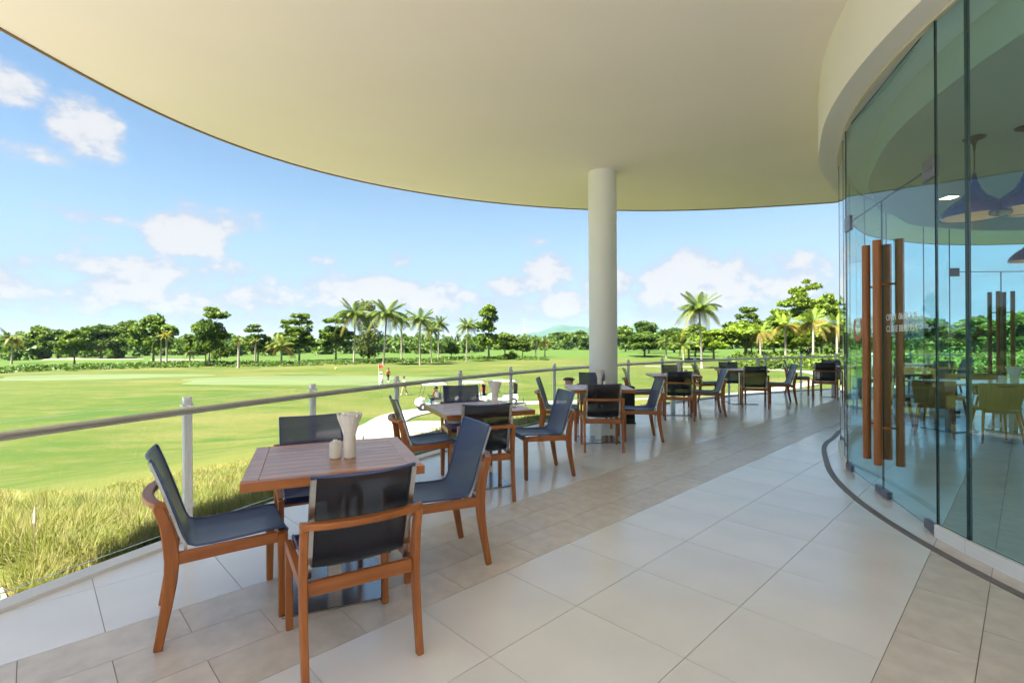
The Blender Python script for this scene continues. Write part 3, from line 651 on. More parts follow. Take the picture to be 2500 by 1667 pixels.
# ------------------------------------------------------------------ terrace chairs and tables
SIDE = 1
def chair_proto():
    t = empty('terrace_chair', cat='chair', group='teak and navy chairs around the terrace tables')
    def blade(path, x0, x1):                     # (y, z, depth) swept in the YZ plane
        b = MB(); rings = []
        for i, (y, z, d) in enumerate(path):
            q0, q1 = path[max(i-1, 0)], path[min(i+1, len(path)-1)]; tv = Vector((q1[0]-q0[0], q1[1]-q0[1])).normalized(); n = Vector((tv.y, -tv.x))*d/2
            rings.append([(x0, y+n.x, z+n.y), (x1, y+n.x, z+n.y), (x1, y-n.x, z-n.y), (x0, y-n.x, z-n.y)])
        b.loft(rings); return b
    prof = [(.262, .405), (.268, .425), (.258, .440), (.20, .443), (.08, .436), (-.06, .430), (-.13, .432), (-.160, .446), (-.178, .478), (-.194, .53), (-.214, .60), (-.242, .69), (-.272, .78), (-.297, .848), (-.302, .856)]
    rear = [(-.280, 0, .036), (-.262, .10, .040), (-.244, .20, .046), (-.230, .30, .053), (-.224, .40, .060), (-.232, .48, .058), (-.246, .56, .050), (-.264, .615, .046), (-.276, .652, .044)]
    for s in (-1, 1):
        x0, x1 = sorted((s*.222, s*.252)); bevel(blade(rear, x0, x1).build('rear_leg', TEAK['z'], t), .005, 1)
        x0, x1 = sorted((s*.218, s*.250)); bevel(blade([(.235, 0, .034), (.238, .2, .040), (.240, .425, .048)], x0, x1).build('front_leg', TEAK['z'], t), .004, 1)
        x0, x1 = sorted((s*.221, s*.249)); b = blade([(-.20, .400, .052), (.0, .405, .050), (.216, .408, .050)], x0, x1); b.build('side_rail', TEAK['y'], t)
        b = MB(); rings = []
        for z in (.402, .45, .50, .58, .68, .76, .846):
            y = float(np.interp(z, [q[1] for q in prof[7:]], [q[0] for q in prof[7:]]))
            rings.append([(s*.196, y-.017, z), (s*.217, y-.017, z), (s*.217, y-.004, z), (s*.196, y-.004, z)][::s])
        b.loft(rings)
        for y, z in ((-.214, .60), (-.283, .81), (-.166, .46)): b.tube([(s*.207, y-.012, z), (s*.207, y-.021, z)], .005, 6)
        b.build('back_strip', STEEL, t)
    b = MB(); b.box((-.222, -.236, .352), (.222, -.212, .412)); bevel(b.build('rear_rail', TEAK['x'], t), .004, 1)
    b = MB(); b.box((-.218, .224, .382), (.218, .248, .428)); b.build('front_rail', TEAK['x'], t)
    b = MB(); rings = []
    for k in range(15):
        u = -1+2*k/14; x = u*.254; y = -.268-.056*(1-u*u)**.8; dw = .020+.004*(1-u*u)
        rings.append([(x, y-dw, .644), (x, y+dw, .644), (x, y+dw, .672), (x, y-dw, .672)])
    b.loft(rings); bevel(b.build('back_rail', TEAK['x'], t), .006, 2)
    nx = 11; rings = []
    def P(y, z, u, o):
        if z > .46 and y < -.15: y2 = y-.026*(1-u*u)*min(1, (z-.46)/.2); z2 = z-.008*(1-u*u)*(1 if z > .83 else 0)
        else: y2, z2 = y, z-.016*(1-u*u)*(1 if -.15 < y < .25 else .4)
        return y2, z2
    b = MB(); V = []; n = len(prof)
    for o in (0, 1):
        for i, (y, z) in enumerate(prof):
            q0, q1 = prof[max(i-1, 0)], prof[min(i+1, n-1)]; tv = Vector((q1[0]-q0[0], q1[1]-q0[1])).normalized(); nn = Vector((tv.y, -tv.x))*(.0025 if o else -.0025)
            for k in range(nx):
                u = -1+2*k/(nx-1); yy, zz = P(y, z, u, o); V.append((u*.214, yy+nn.x, zz+nn.y))
    Fq = []
    for i in range(n-1):
        for k in range(nx-1):
            a = i*nx+k; Fq.append((a, a+1, a+nx+1, a+nx)); c = n*nx+a; Fq.append((c, c+nx, c+nx+1, c+1))
    for i in range(n-1):
        for k in (0, nx-1): a = i*nx+k; c = n*nx+a; f = (a, a+nx, c+nx, c); Fq.append(f if k == 0 else f[::-1])
    for k in range(nx-1):
        for i in (0, n-1): a = i*nx+k; c = n*nx+a; f = (a, c, c+1, a+1); Fq.append(f if i == 0 else f[::-1])
    b.add(V, Fq); b.mi = [0 if (k_ < 2*(n-1)*(nx-1) and k_ % 2 == SIDE) else 1 for k_ in range(len(Fq))]; sling = b.build('sling', [SLING, SLINGB], t, True)
    h = MB()
    for s in (-1, 1): h.tube([(s*.212, y+(.003 if z > .46 else 0), z+(.003 if z < .47 else 0)) for y, z in prof[1:]], .0055, 6)
    h.tube([(u*.212, P(-.302, .856, u, 0)[0], P(-.302, .856, u, 0)[1]) for u in np.linspace(-1, 1, 9)], .006, 6)
    h.build('hem', HEM, sling, True)
    return t
def table_proto():
    t = empty('terrace_table', cat='table', group='square teak tables on the terrace'); hw = .428; TZ = .742
    b = MB(); b.box((-hw, -hw, TZ-.045), (hw, -hw+.03, TZ-.002)); b.box((-hw, hw-.03, TZ-.045), (hw, hw, TZ-.002)); b.box((-hw+.05, -.33, TZ-.04), (-hw+.09, .33, TZ-.021)); b.box((hw-.09, -.33, TZ-.04), (hw-.05, .33, TZ-.021)); b.box((-.2, -.2, TZ-.05), (.2, .2, TZ-.021))
    top = b.build('tabletop', TEAK['x'], t)
    for s in (-1, 1):
        e = MB(); x0, x1 = sorted((s*hw, s*(hw-.075))); e.box((x0, -hw+.031, TZ-.045), (x1, hw-.031, TZ)); bevel(e.build('end_board', TOP, top), .003, 1)
    ns = 9; wd = (2*hw-.062)/ns
    e = MB(); e.box((-hw+.0765, -wd/2+.0014, TZ-.02), (hw-.0765, wd/2-.0014, TZ-.001)); sm = e.mesh('slat', TOP)
    for k in range(ns):
        o = link('slat', sm, top); o.location = (0, -hw+.031+wd*(k+.5), 0)
    b = MB(); b.box((-.0385, -.0385, .0125), (.0385, .0385, TZ-.051)); bevel(b.build('pedestal', STEEL, t), .004, 1)
    b = MB(); b.box((-.265, -.265, .0), (.265, .265, .012)); bevel(b.build('base_plate', POLISH, t), .003, 1)
    return t
def napkin_proto():
    t = empty('napkin_holder', cat='napkin holder', group='napkin holders on the terrace tables')
    b = MB(); b.lathe([(.033, 0), (.033, .128), (.029, .128), (.029, .02)], 24); b.build('cup', WCER, t, True)
    b = MB(); rg_ = random.Random(3)
    for ring, cnt_ in ((0.2, 6), (.6, 10), (1.0, 16)):
        for k in range(cnt_):
            a = 2*math.pi*k/cnt_+ring*2; c, s_ = math.cos(a), math.sin(a); r0, r1 = .024*ring, .064*ring; h = .252+rg_.uniform(-.012, .008)-.012*ring; w0, w1 = .006, .0125
            rows2 = []
            for u in (0, .4, .7, 1):
                z = .03+(h-.03)*u; rr_ = r0+(r1-r0)*max(0, (u-.38)/.62)**1.25; ww = w0+(w1-w0)*u; th = .003+.002*u
                rows2.append([(c*rr_-s_*ww-c*th, s_*rr_+c*ww-s_*th, z), (c*rr_+s_*ww-c*th, s_*rr_-c*ww-s_*th, z), (c*rr_+s_*ww+c*th, s_*rr_-c*ww+s_*th, z), (c*rr_-s_*ww+c*th, s_*rr_+c*ww+s_*th, z)])
            b.loft(rows2)
    o = b.build('napkins', PAPER, t); return t
def sugar_proto():
    t = empty('sugar_pot', cat='sugar pot', group='small pots beside the napkin holders')
    b = MB(); n = 40; b.loft([[((r_+.0009*(k % 2))*math.cos(2*math.pi*k/n), (r_+.0009*(k % 2))*math.sin(2*math.pi*k/n), z) for k in range(n)] for r_, z in ((.031, 0), (.0325, .004), (.0325, .084), (.029, .084), (.029, .06))]); b.build('pot', WCER, t)
    b = MB(); rg_ = random.Random(5)
    for k in range(12):
        a = rg_.uniform(0, 6.3); r_ = rg_.uniform(0, .018); Mx = Matrix.Translation((r_*math.cos(a), r_*math.sin(a), .062)) @ Matrix.Rotation(rg_.uniform(0, 3), 4, 'Z') @ Matrix.Rotation(rg_.uniform(-.2, .2), 4, 'X'); b.box((-.011, -.002, 0), (.011, .002, rg_.uniform(.03, .04)), Mx)
    b.build('sachets', PAPER, t); return t
CH, TA, NA, SU = chair_proto(), table_proto(), napkin_proto(), sugar_proto()
used = set()
def inst(proto, loc, rz, label):
    o = proto if proto.name not in used else dup(proto)
    used.add(proto.name); return place(o, loc, rz, label)
TT = [(-1.02, 2.835, 22.4), (-.35, 4.90, 24), (1.20, 6.97, 0), (3.05, 9.44, -5), (5.05, 10.97, -4), (7.85, 12.15, -30), (10.7, 12.9, -14)]
ORD = ['nearest', 'second', 'third', 'fourth', 'fifth', 'sixth', 'farthest']
TDESC = ['nearest the viewer, beside the first balustrade posts', 'second one, in front of the golf carts', 'third one, in front of the column', 'fourth one, just past the column', 'fifth one, below the lone coconut palm', 'sixth one, half behind the glass wall edge', 'farthest one, seen through the restaurant glass']
for k, (x, y, a) in enumerate(TT): inst(TA, (x, y, 0), R(a), 'square slatted teak table, '+TDESC[k])
POS = {'n': 'with its back to us on the near side of', 'f': 'facing us behind', 'l': 'in profile at the left of', 'r': 'in profile at the right of'}
CHS = [(0, 'n', -.765, 2.325, 121), (0, 'l', -1.50, 2.59, 33), (0, 'r', -.51, 3.18, 207), (0, 'f', -1.32, 3.35, 298),
       (1, 'n', -.29, 4.51, 105), (1, 'l', -.86, 4.86, 22), (1, 'r', .29, 5.25, 197), (1, 'f', -.54, 5.74, 287),
       (2, 'n', 1.15, 6.44, 87), (2, 'l', .67, 7.14, -8), (2, 'r', 1.78, 7.02, 178), (2, 'f', 1.33, 8.08, 268),
       (3, 'n', 2.94, 8.80, 76), (3, 'l', 2.44, 9.47, -8), (3, 'r', 3.63, 9.26, 168), (3, 'f', 3.45, 10.55, 262),
       (4, 'n', 5.01, 10.30, 70), (4, 'l', 4.40, 11.18, -6), (4, 'r', 5.85, 10.88, 165), (4, 'f', 5.20, 11.78, 262),
       (5, 'n', 7.38, 11.74, 62), (5, 'l', 7.27, 12.66, -30), (5, 'r', 8.5, 11.75, 150), (5, 'f', 8.20, 12.75, 240),
       (6, 'n', 10.5, 12.3, 78), (6, 'l', 10.05, 13.1, -12), (6, 'r', 11.4, 12.8, 168), (6, 'f', 10.85, 13.6, 258)]
for k, p, x, y, a in CHS: inst(CH, (x, y, 0), R(a-90), f'navy sling chair {POS[p]} the {ORD[k]} terrace table'.replace('with its back to us on the near side of', 'turning its back to us at'))
NP = [(-.915, 2.79), (-.175, 4.97), (1.22, 6.93), (3.15, 9.35), (5.42, 10.95), (8.1, 12.2), (10.8, 12.9)]
for k, (x, y) in enumerate(NP): inst(NA, (x, y, .743), R(37*k), f'cream cup of fanned paper napkins on the {ORD[k]} terrace table')
for k, x, y in ((0, -.99, 2.775), (2, 1.29, 6.86), (3, 3.25, 9.3), (5, 8.22, 12.2)): inst(SU, (x, y, .743), 0, f'short ribbed cream sugar pot beside the napkin cup on the {ORD[k]} terrace table')
b = MB(); b.box((-.09, -.06, 0), (.09, .06, .006)); b.box((-.085, -.055, .0065), (.08, .05, .012), Matrix.Rotation(.2, 4, 'Z')); o = b.build('folded_napkin', PAPER); o.location = (-.07, 4.90, .7445); o.rotation_euler = (0, 0, .5); tag(o, 'flat folded white napkins lying on the second terrace table', 'napkins')
b = empty('floor_speaker', (1.95, 8.42, 0), 0, 'tall black box standing on the floor beside the column base', 'box')
q = MB(); q.box((-.10, -.12, .02), (.10, .12, .62)); bevel(q.build('cabinet', DARK, b), .01, 2); q = MB(); q.box((-.11, -.13, 0), (.11, .13, .019)); q.build('plinth', DARK, b); q = MB(); q.box((-.085, -.124, .08), (.085, -.1215, .58)); q.build('grille', mat('black_cloth', (.012, .012, .014), .9), b)
b = empty('ash_stand', (1.0, 8.75, 0), 0, 'slim pole ashtray with brown lid and pink bowl beside the column', 'ashtray stand')
q = MB(); q.lathe([(.10, 0), (.10, .012), (.02, .02)], 20); q.build('foot', DARK, b); q = MB(); q.lathe([(.022, .021), (.022, .60)], 12); q.build('pole', DARK, b, True)
q = MB(); q.lathe([(.05, .601), (.075, .66), (.075, .70)], 20); q.build('bowl', mat('pink_bowl', (.62, .42, .34), .4), b, True); q = MB(); q.lathe([(.105, .701), (.105, .722), (.06, .745)], 20); q.build('lid', mat('brown_lid', (.10, .06, .04), .5), b, True)

# ------------------------------------------------------------------ inside the restaurant
def cafe_chair():
    t = empty('cafe_chair', cat='chair', group='plywood chairs inside the restaurant'); b = MB(); rings = []
    for i, (y, z, hw) in enumerate(((.23, .44, .22), (.22, .455, .235), (.0, .445, .235), (-.15, .45, .225), (-.205, .50, .215), (-.235, .60, .225), (-.265, .73, .245), (-.275, .80, .235))):
        row = []
        for u in np.linspace(-1, 1, 9):
            c = abs(u)**2.2; dy, dz = (.075*c, 0) if z > .48 else (0, .02*c); row.append(Vector((u*hw, y+dy, z+dz)))
        rings.append(row)
    n = len(rings); V = [p for r_ in rings for p in r_]+[p+Vector((0, -.012 if i > 3 else 0, -.012 if i <= 3 else -.002)) for i, r_ in enumerate(rings) for p in r_]; k0 = n*9; Fq = []
    for i in range(n-1):
        for k in range(8):
            a = i*9+k; Fq += [(a, a+9, a+10, a+1), (k0+a, k0+a+1, k0+a+10, k0+a+9)]
        for k in (0, 8): a = i*9+k; Fq.append((a, k0+a, k0+a+9, a+9))
    for k in range(8):
        for i in (0, n-1): a = i*9+k; Fq.append((a, a+1, k0+a+1, k0+a))
    b.add(V, Fq); b.build('shell', PLY, t, True)
    b = MB(); b.box((-.09, -.295, .755), (.09, -.270, .765)); b.build('grip_slot', DARK, t)
    for s in (-1, 1):
        for y0, y1 in ((.16, .22), (-.14, -.22)):
            b = MB(); b.tube([(s*.17, y0, .435), (s*.215, y1, 0)], [.020, .012], 8); b.build('leg', TEAK['z'], t, True)
    b = MB(); b.box((-.17, .12, .40), (.17, .15, .43)); b.box((-.17, -.14, .40), (.17, -.11, .43)); b.build('cross_rail', TEAK['x'], t); return t
def cafe_table():
    t = empty('cafe_table', cat='table', group='white tables inside the restaurant')
    b = MB(); b.box((-.4, -.4, .715), (.4, .4, .74)); bevel(b.build('tabletop', mat('white_laminate', (.82, .83, .83), .15), t), .004, 1)
    b = MB(); b.box((-.035, -.035, .0125), (.035, .035, .714)); b.build('pedestal', STEEL, t); b = MB(); b.box((-.24, -.24, 0), (.24, .24, .012)); bevel(b.build('base_plate', POLISH, t), .003, 1); return t
CC, CT = cafe_chair(), cafe_table()
ITAB = [(6.66, 7.58, 8, 'white square table just inside the glass, edge showing past the near doors'), (7.48, 7.42, 8, 'white square table under the blue lamps, in front of the far door pulls'), (9.3, 5.9, 20, 'white square table deeper in the room beyond the frame edge')]
for x, y, a, l in ITAB: inst(CT, (x, y, 0), R(a), l)
for x, y, a, l in ((6.08, 7.16, 48, 'plywood chair seen from behind at the white table next to the near doors'), (6.50, 6.70, 68, 'big plywood chair, its back to us with a grip slot, by the blue lamps'), (6.25, 8.1, -40, 'plywood chair on the far side of the white table next to the near doors'), (7.1, 8.15, 250, 'plywood chair facing us between the two white tables'), (7.9, 8.1, 262, 'plywood chair facing us in front of the far door pulls'), (8.25, 7.25, 175, 'plywood chair at the far end of the white table under the lamps'), (8.8, 5.5, 50, 'plywood chair at the table deeper in the room')):
    inst(CC, (x, y, 0), R(a-90), l)
b = empty('flower_cup', (7.36, 7.28, .7405), 0, 'flared white cup on the white table under the blue lamps', 'cup'); q = MB(); q.lathe([(.045, 0), (.05, .10), (.10, .23), (.092, .23), (.04, .05)], 24); q.build('bowl', WCER, b, True)
b = empty('small_tumbler', (7.16, 7.26, .7405), 0, 'small white tumbler beside the flared cup on the white table', 'tumbler'); q = MB(); q.lathe([(.04, 0), (.042, .10), (.036, .10), (.036, .02)], 20); q.build('body', WCER, b, True)
def lamp(name, loc, zb, wd, mt, label, glow=True):
    t = empty(name, (loc[0], loc[1], 0), 0, label, 'pendant lamp', 'pendant lamps over the restaurant tables'); s = wd/.5; zt = 3.305
    prof = [(.25, 0), (.252, .012), (.235, .06), (.17, .13), (.09, .19), (.05, .25), (.022, .33), (.012, .40)]
    b = MB(); b.lathe([(r_*s, zb+z*s) for r_, z in prof]+[(.008*s, zb+.39*s), (.045*s, zb+.25*s-.004), (.085*s, zb+.185*s), (.165*s, zb+.125*s), (.228*s, zb+.058*s), (.244*s, zb+.002)], 32, cap=False); sh = b.build('shade', mt, t, True)
    b = MB(); b.lathe([(.242*s, zb+.004), (.226*s, zb+.054*s), (.163*s, zb+.121*s), (.083*s, zb+.18*s), (.03*s, zb+.2*s)], 32, cap=False); b.build('lining', GOLD, sh, True)
    b = MB(); b.lathe([(.004, zb+.09*s), (.03*s, zb+.10*s), (.04*s, zb+.13*s), (.03*s, zb+.16*s), (.012, zb+.175*s)], 12); b.build('bulb', BULB, t, True)
    b = MB(); b.tube([(0, 0, zb+.395*s), (0, 0, zt-.12)], .006, 8); b.build('rod', DARK, t); b = MB(); b.lathe([(.008, zt-.12), (.012, zt-.07), (.03, zt-.03), (.085, zt-.008), (.088, zt)], 24); b.build('ceiling_rose', DARK if mt is BLUE else mt, t, True); return t
lamp('pendant_lamp', (4.44, 4.76), 2.55, .52, BLUE, 'dark blue bell pendant lamp hanging just behind the glass joint')
lamp('pendant_lamp', (4.70, 4.52), 2.56, .52, BLUE, 'violet blue bell pendant lamp cut by the picture edge')
lamp('pendant_lamp', (5.30, 5.02), 2.66, .44, TEALP, 'pale teal bell pendant lamp partly hidden behind the blue ones')
lamp('pendant_lamp', (7.80, 7.45), 2.55, .52, BLUE, 'small far blue pendant lamp over the table by the far doors')
for x, y, l in ((5.95, 6.75, 'square recessed downlight left of the first blue lamp'), (7.3, 7.2, 'recessed downlight glowing between the two blue lamps')):
    t = empty('downlight', (x, y, 3.31), 0, l, 'downlight'); b = MB(); b.box((-.09, -.09, -.012), (.09, .09, -.001)); b.build('trim', WHITE, t); b = MB(); b.box((-.07, -.07, -.016), (.07, .07, -.0125)); b.build('lamp_panel', DL, t)

# ------------------------------------------------------------------ vegetation
rng = np.random.default_rng(11)
def leaf_quads(cent, nrm_up, size, asp=1.5):
    n = len(cent); nrm = rng.normal(size=(n, 3)); nrm[:, 2] = np.abs(nrm[:, 2])*nrm_up+.15
    nrm /= np.linalg.norm(nrm, axis=1)[:, None]; a = np.cross(nrm, rng.normal(size=(n, 3))); a /= np.linalg.norm(a, axis=1)[:, None]; b = np.cross(nrm, a)
    s = (size*rng.uniform(.6, 1.25, n))[:, None]; V = np.stack([cent-a*s*asp/2, cent-b*s/2-nrm*s*.08, cent+a*s*asp/2, cent+b*s/2-nrm*s*.08], 1).reshape(-1, 3)
    return V, np.arange(4*n).reshape(-1, 4)
def clump_cloud(clumps, per, flat=.7):
    out = []
    for (x, y, z, r) in clumps:
        k = max(6, int(per*r*r)); d = rng.normal(size=(k, 3)); d /= np.linalg.norm(d, axis=1)[:, None]; q = d*(r*rng.uniform(.35, 1.0, k)**.5)[:, None]; q[:, 2] *= flat; out.append(q+np.array((x, y, z)))
    return np.concatenate(out)
def trunk_mesh(name, H, r0, limbs, lean=.03, mt=BARK):
    b = MB(); P = [(lean*H*math.sin(t*2.2)*.4, lean*H*t*.5, H*t) for t in np.linspace(0, 1, 7)]; b.tube(P, [r0*(1.25 if i == 0 else 1-.1*i) for i in range(7)], 8)
    for (z0, p) in limbs:
        s = Vector((lean*H*math.sin(z0/H*2.2)*.4, lean*H*z0/H*.5, z0)); e = Vector(p); m_ = s.lerp(e, .5)+Vector((0, 0, -.06*(e-s).length)); b.tube([s, m_, e], [r0*.45, r0*.3, r0*.12], 5)
    return b.mesh(name, mt, True)
PROTO = {}
def tree_proto(kind, idx, H, W, clumps, leafsize, per, leafm, r0, tops, name, flat=.7, up=1.2, asp=1.5):
    cent = clump_cloud(clumps, per, flat); V, F = leaf_quads(cent, up, leafsize, asp); V[:, 2] = np.maximum(V[:, 2], .05)
    crown = mesh_np('crown', V, F, leafm); big = sorted(clumps, key=lambda c: -c[3])[:7]
    tr_ = trunk_mesh('trunk', tops, r0, [(min(tops*.95, max(.5, c[2]*.62)), (c[0]*.8, c[1]*.8, c[2])) for c in big]); PROTO[(kind, idx)] = (H, W, crown, tr_, name)
def rndc(n, f):
    out = []
    for _ in range(n): out.append(f())
    return out
U = lambda a, b: float(rng.uniform(a, b))
for k, lm in enumerate((LEAF, LEAFD, LEAF, LEAFL)):
    H, W = 10.0, 8.0
    def f():
        a, t = U(0, 6.28), U(.25, 1); rr_ = W*.5*math.sin(math.pi*min(1, t*.92+.05))**.6*U(.25, .86); return (rr_*math.cos(a), rr_*math.sin(a), 2.2+t*(H-3.0), U(.85, 1.65))
    tree_proto('broad', k, H, W, rndc(40, f), .52, 62, lm, .22, 6.5, 'broadleaf_tree')
for k, lm in enumerate((LEAF, LEAF)):                     # a rounded lower crown and flat caps above it
    H, W = 12.0, 7.5; cl_ = []
    for z, rad, n, th in ((4.6, 2.9, 16, .9), (6.4, 3.4, 20, .9), (8.0, 2.6, 12, .7)) + (((10.2, 1.9, 8, .25), (11.5, 1.5, 6, .25)) if k == 0 else ((9.6, 2.4, 10, .4), (11.2, 1.6, 7, .3))):
        ox, oy = U(-.9, .9), U(-.9, .9)
        for i in range(n): a = U(0, 6.28); r_ = rad*U(.1, 1)**.6; cl_.append((ox+r_*math.cos(a), oy+r_*math.sin(a), z+U(-th, th)-.10*r_, U(.6, 1.15)))
    tree_proto('layered', k, H, W, cl_, .46, 75, lm, .17, 11.0, 'tiered_tree', flat=.55)
def f(): a, t = U(0, 6.28), U(0, 1); r_ = 3.9*(.35+.65*math.sin(t*3.0))*U(.1, 1); return (r_*math.cos(a), r_*math.sin(a), 1.5+t*14, U(.9, 1.6))
tree_proto('bamboo', 0, 16.5, 8.5, rndc(46, f), .40, 60, leafmat('leaf_olive', (.05, .075, .014), (.105, .125, .026)), .3, 12, 'feathery_tree', flat=1.2)
def f(): a, t = U(0, 6.28), U(0, 1); r_ = (2.9-1.5*t)*U(.1, 1); return (r_*math.cos(a), r_*math.sin(a), 3.0+t*10.3, U(.6, 1.15))
tree_proto('column', 0, 13.8, 6.1, rndc(52, f), .50, 62, LEAF, .2, 12.5, 'tall_open_tree')
cl_ = []
for i in range(90):
    a = U(0, 6.28); t = U(0, 1)**.6; r_ = 9*t; cl_.append((r_*math.cos(a), r_*math.sin(a), 11.2+10.6*(1-t**1.5)*U(.2, 1)+U(-.8, .6), U(1.0, 2.0)))
tree_proto('rain', 0, 22.7, 18.5, cl_, .62, 42, LEAFL, .42, 13, 'rain_tree', flat=.5)
def f(): a = U(0, 6.28); r_ = 1.9*U(0, 1)**.5; return (r_*math.cos(a), r_*math.sin(a), .6+2.0*(1-(r_/2.2)**2)*U(.3, 1), U(.5, .85))
tree_proto('bush', 0, 3.2, 4.6, rndc(22, f), .30, 90, LEAF, .1, 1.2, 'shrub')
PROTO[('bush', 1)] = PROTO[('bush', 0)]
def frond_mesh(L, droop, rise, leaflets, wd, mt, fold=.5):
    b = MB(); P = []
    for i in range(9):
        t = i/8; x = L*(t-.10*t*t); z = rise*L*t-droop*L*t*t; P.append(Vector((x, 0, z)))
    b.tube(P, [.05-.04*i/8 for i in range(9)], 4, cap=False)
    for i in range(leaflets):
        t = .10+.9*i/(leaflets-1); k = min(7, int(t*8)); p = P[k].lerp(P[k+1], t*8-k); d = (P[k+1]-P[k]).normalized(); ll = wd*math.sin(math.pi*(.12+.84*t))**.7*U(.85, 1.1)
        for s in (-1, 1):
            side = (Vector((0, s, 0))+d*.55).normalized(); tip = p+side*ll+Vector((0, 0, -fold*ll*U(.7, 1.25))); mid = p+side*ll*.5+Vector((0, 0, -.06*ll)); hw = d*(L*.36/leaflets)
            b.add([p-hw, p+hw, mid+hw*1.2, mid-hw*1.2, tip], [(0, 1, 2, 3), (3, 2, 4)] if s > 0 else [(3, 2, 1, 0), (4, 2, 3)])
    return b.mesh('frond', mt)
FR = {'young': frond_mesh(4.2, .30, .95, 42, .9, FROND, .4), 'mid': frond_mesh(4.7, .66, .62, 46, 1.1, FROND, .85), 'low': frond_mesh(4.6, 1.0, .34, 46, 1.05, FROST, 1.15), 'old': frond_mesh(4.2, 1.25, .08, 40, .9, LEAFY, 1.25)}
def coco_trunk(H, r=.19, lean=.6):
    b = MB(); P = [(lean*math.sin(t*1.5), lean*.5*t*t, H*t) for t in np.linspace(0, 1, 12)]; b.tube(P, [r*1.5, r*1.15]+[r]*10, 8); return b.mesh('trunk', PBARK, True), P[-1]
def palm(H, W, seed, label, loc, yellow=3, group='palms on the golf course', nf=30):
    rg_ = random.Random(seed); t = empty('coconut_palm', loc, rg_.uniform(0, 6.28), label, 'palm tree', group); s = W/8.2; Ht = H-2.6*s; me_, tp = coco_trunk(Ht, .17*min(1.1, H/12), rg_.uniform(-.7, .7)); link('trunk', me_, t)
    for i in range(nf):
        q = i/nf; kind = 'young' if q < .3 else 'mid' if q < .62 else 'low' if i < nf-yellow else 'old'
        o = link('frond', FR[kind], t); o.location = tp; sc = s*rg_.uniform(.85, 1.1); o.scale = (sc, sc, sc); o.rotation_euler = (rg_.uniform(-.15, .15), rg_.uniform(-.15, .12), i*2.399+rg_.uniform(-.2, .2))
    b = MB()
    for i in range(6):
        a = i*1.05; c = Vector(tp)+Vector((.28*math.cos(a), .28*math.sin(a), -.28-.1*(i % 2))); b.lathe([(.01, -.15), (.11, -.06), (.12, .05), (.01, .16)], 8, c)
    b.build('coconuts', FRONDO, t); return t
def small_palm_mesh(L, n, fr, seed, droop=True):
    rg_ = random.Random(seed); V, Fs, mi = [], [], []
    for i in range(n):
        m_ = FR[fr[i % len(fr)]]; s = L/4.8*rg_.uniform(.8, 1.1); Mx = Matrix.Rotation(i*2.399, 4, 'Z') @ Matrix.Rotation(rg_.uniform(-.35, .2), 4, 'Y') @ Matrix.Scale(s, 4); k = len(V)
        V += [tuple(Mx @ v.co) for v in m_.vertices]
        for p in m_.polygons: Fs.append(tuple(j+k for j in p.vertices)); mi.append(0 if fr[i % len(fr)] in ('young', 'mid') else 1)
    me_ = bpy.data.meshes.new('crown'); me_.from_pydata(V, [], Fs); return me_, mi
def palm_crown(L, n, fr, seed, mats):
    me_, mi = small_palm_mesh(L, n, fr, seed); [me_.materials.append(m_) for m_ in mats]; me_.polygons.foreach_set('material_index', mi); return me_
PC = {'date': palm_crown(3.2, 22, ('young', 'mid', 'mid', 'low'), 4, (FROST, FRONDO)), 'date_green': palm_crown(3.2, 22, ('young', 'mid', 'mid', 'low'), 5, (FROND, FROST)), 'date_gold': palm_crown(2.6, 16, ('young', 'mid', 'low'), 6, (LEAFY, LEAFY)), 'fox': palm_crown(3.6, 20, ('young', 'mid', 'low', 'old'), 7, (LEAFL, FRONDO))}
def spalm(kind, H, W, label, loc, seed):
    rg_ = random.Random(seed); t = empty('foxtail_palm' if kind == 'fox' else 'date_palm', loc, rg_.uniform(0, 6.28), label, 'palm tree', 'palms on the golf course'); s = W/6.0; Ht = max(.8, H-2.2*s)
    me_, tp = coco_trunk(Ht, .2 if kind != 'fox' else .22, rg_.uniform(-.25, .25)); link('trunk', me_, t); o = link('crown', PC[kind], t); o.location = tp; o.scale = (s, s, s*.95); return t
BY = {}
def tree(kind, idx, x, y, H, W, label, group='trees around the golf course'):
    h0, w0, crown, tr_, nm = PROTO[(kind, idx)]; t = empty(nm, (x, y, gz(x, y)-.05), U(0, 6.28), label, 'shrub' if kind == 'bush' else 'tree', group)
    q_ = 1.0 if kind in ('bush', 'rain', 'bamboo') else 1.25; t.scale = (q_*W/w0, q_*W/w0, (1+(q_-1)*.3)*H/h0); link('trunk', tr_, t); link('crown', crown, t); return t
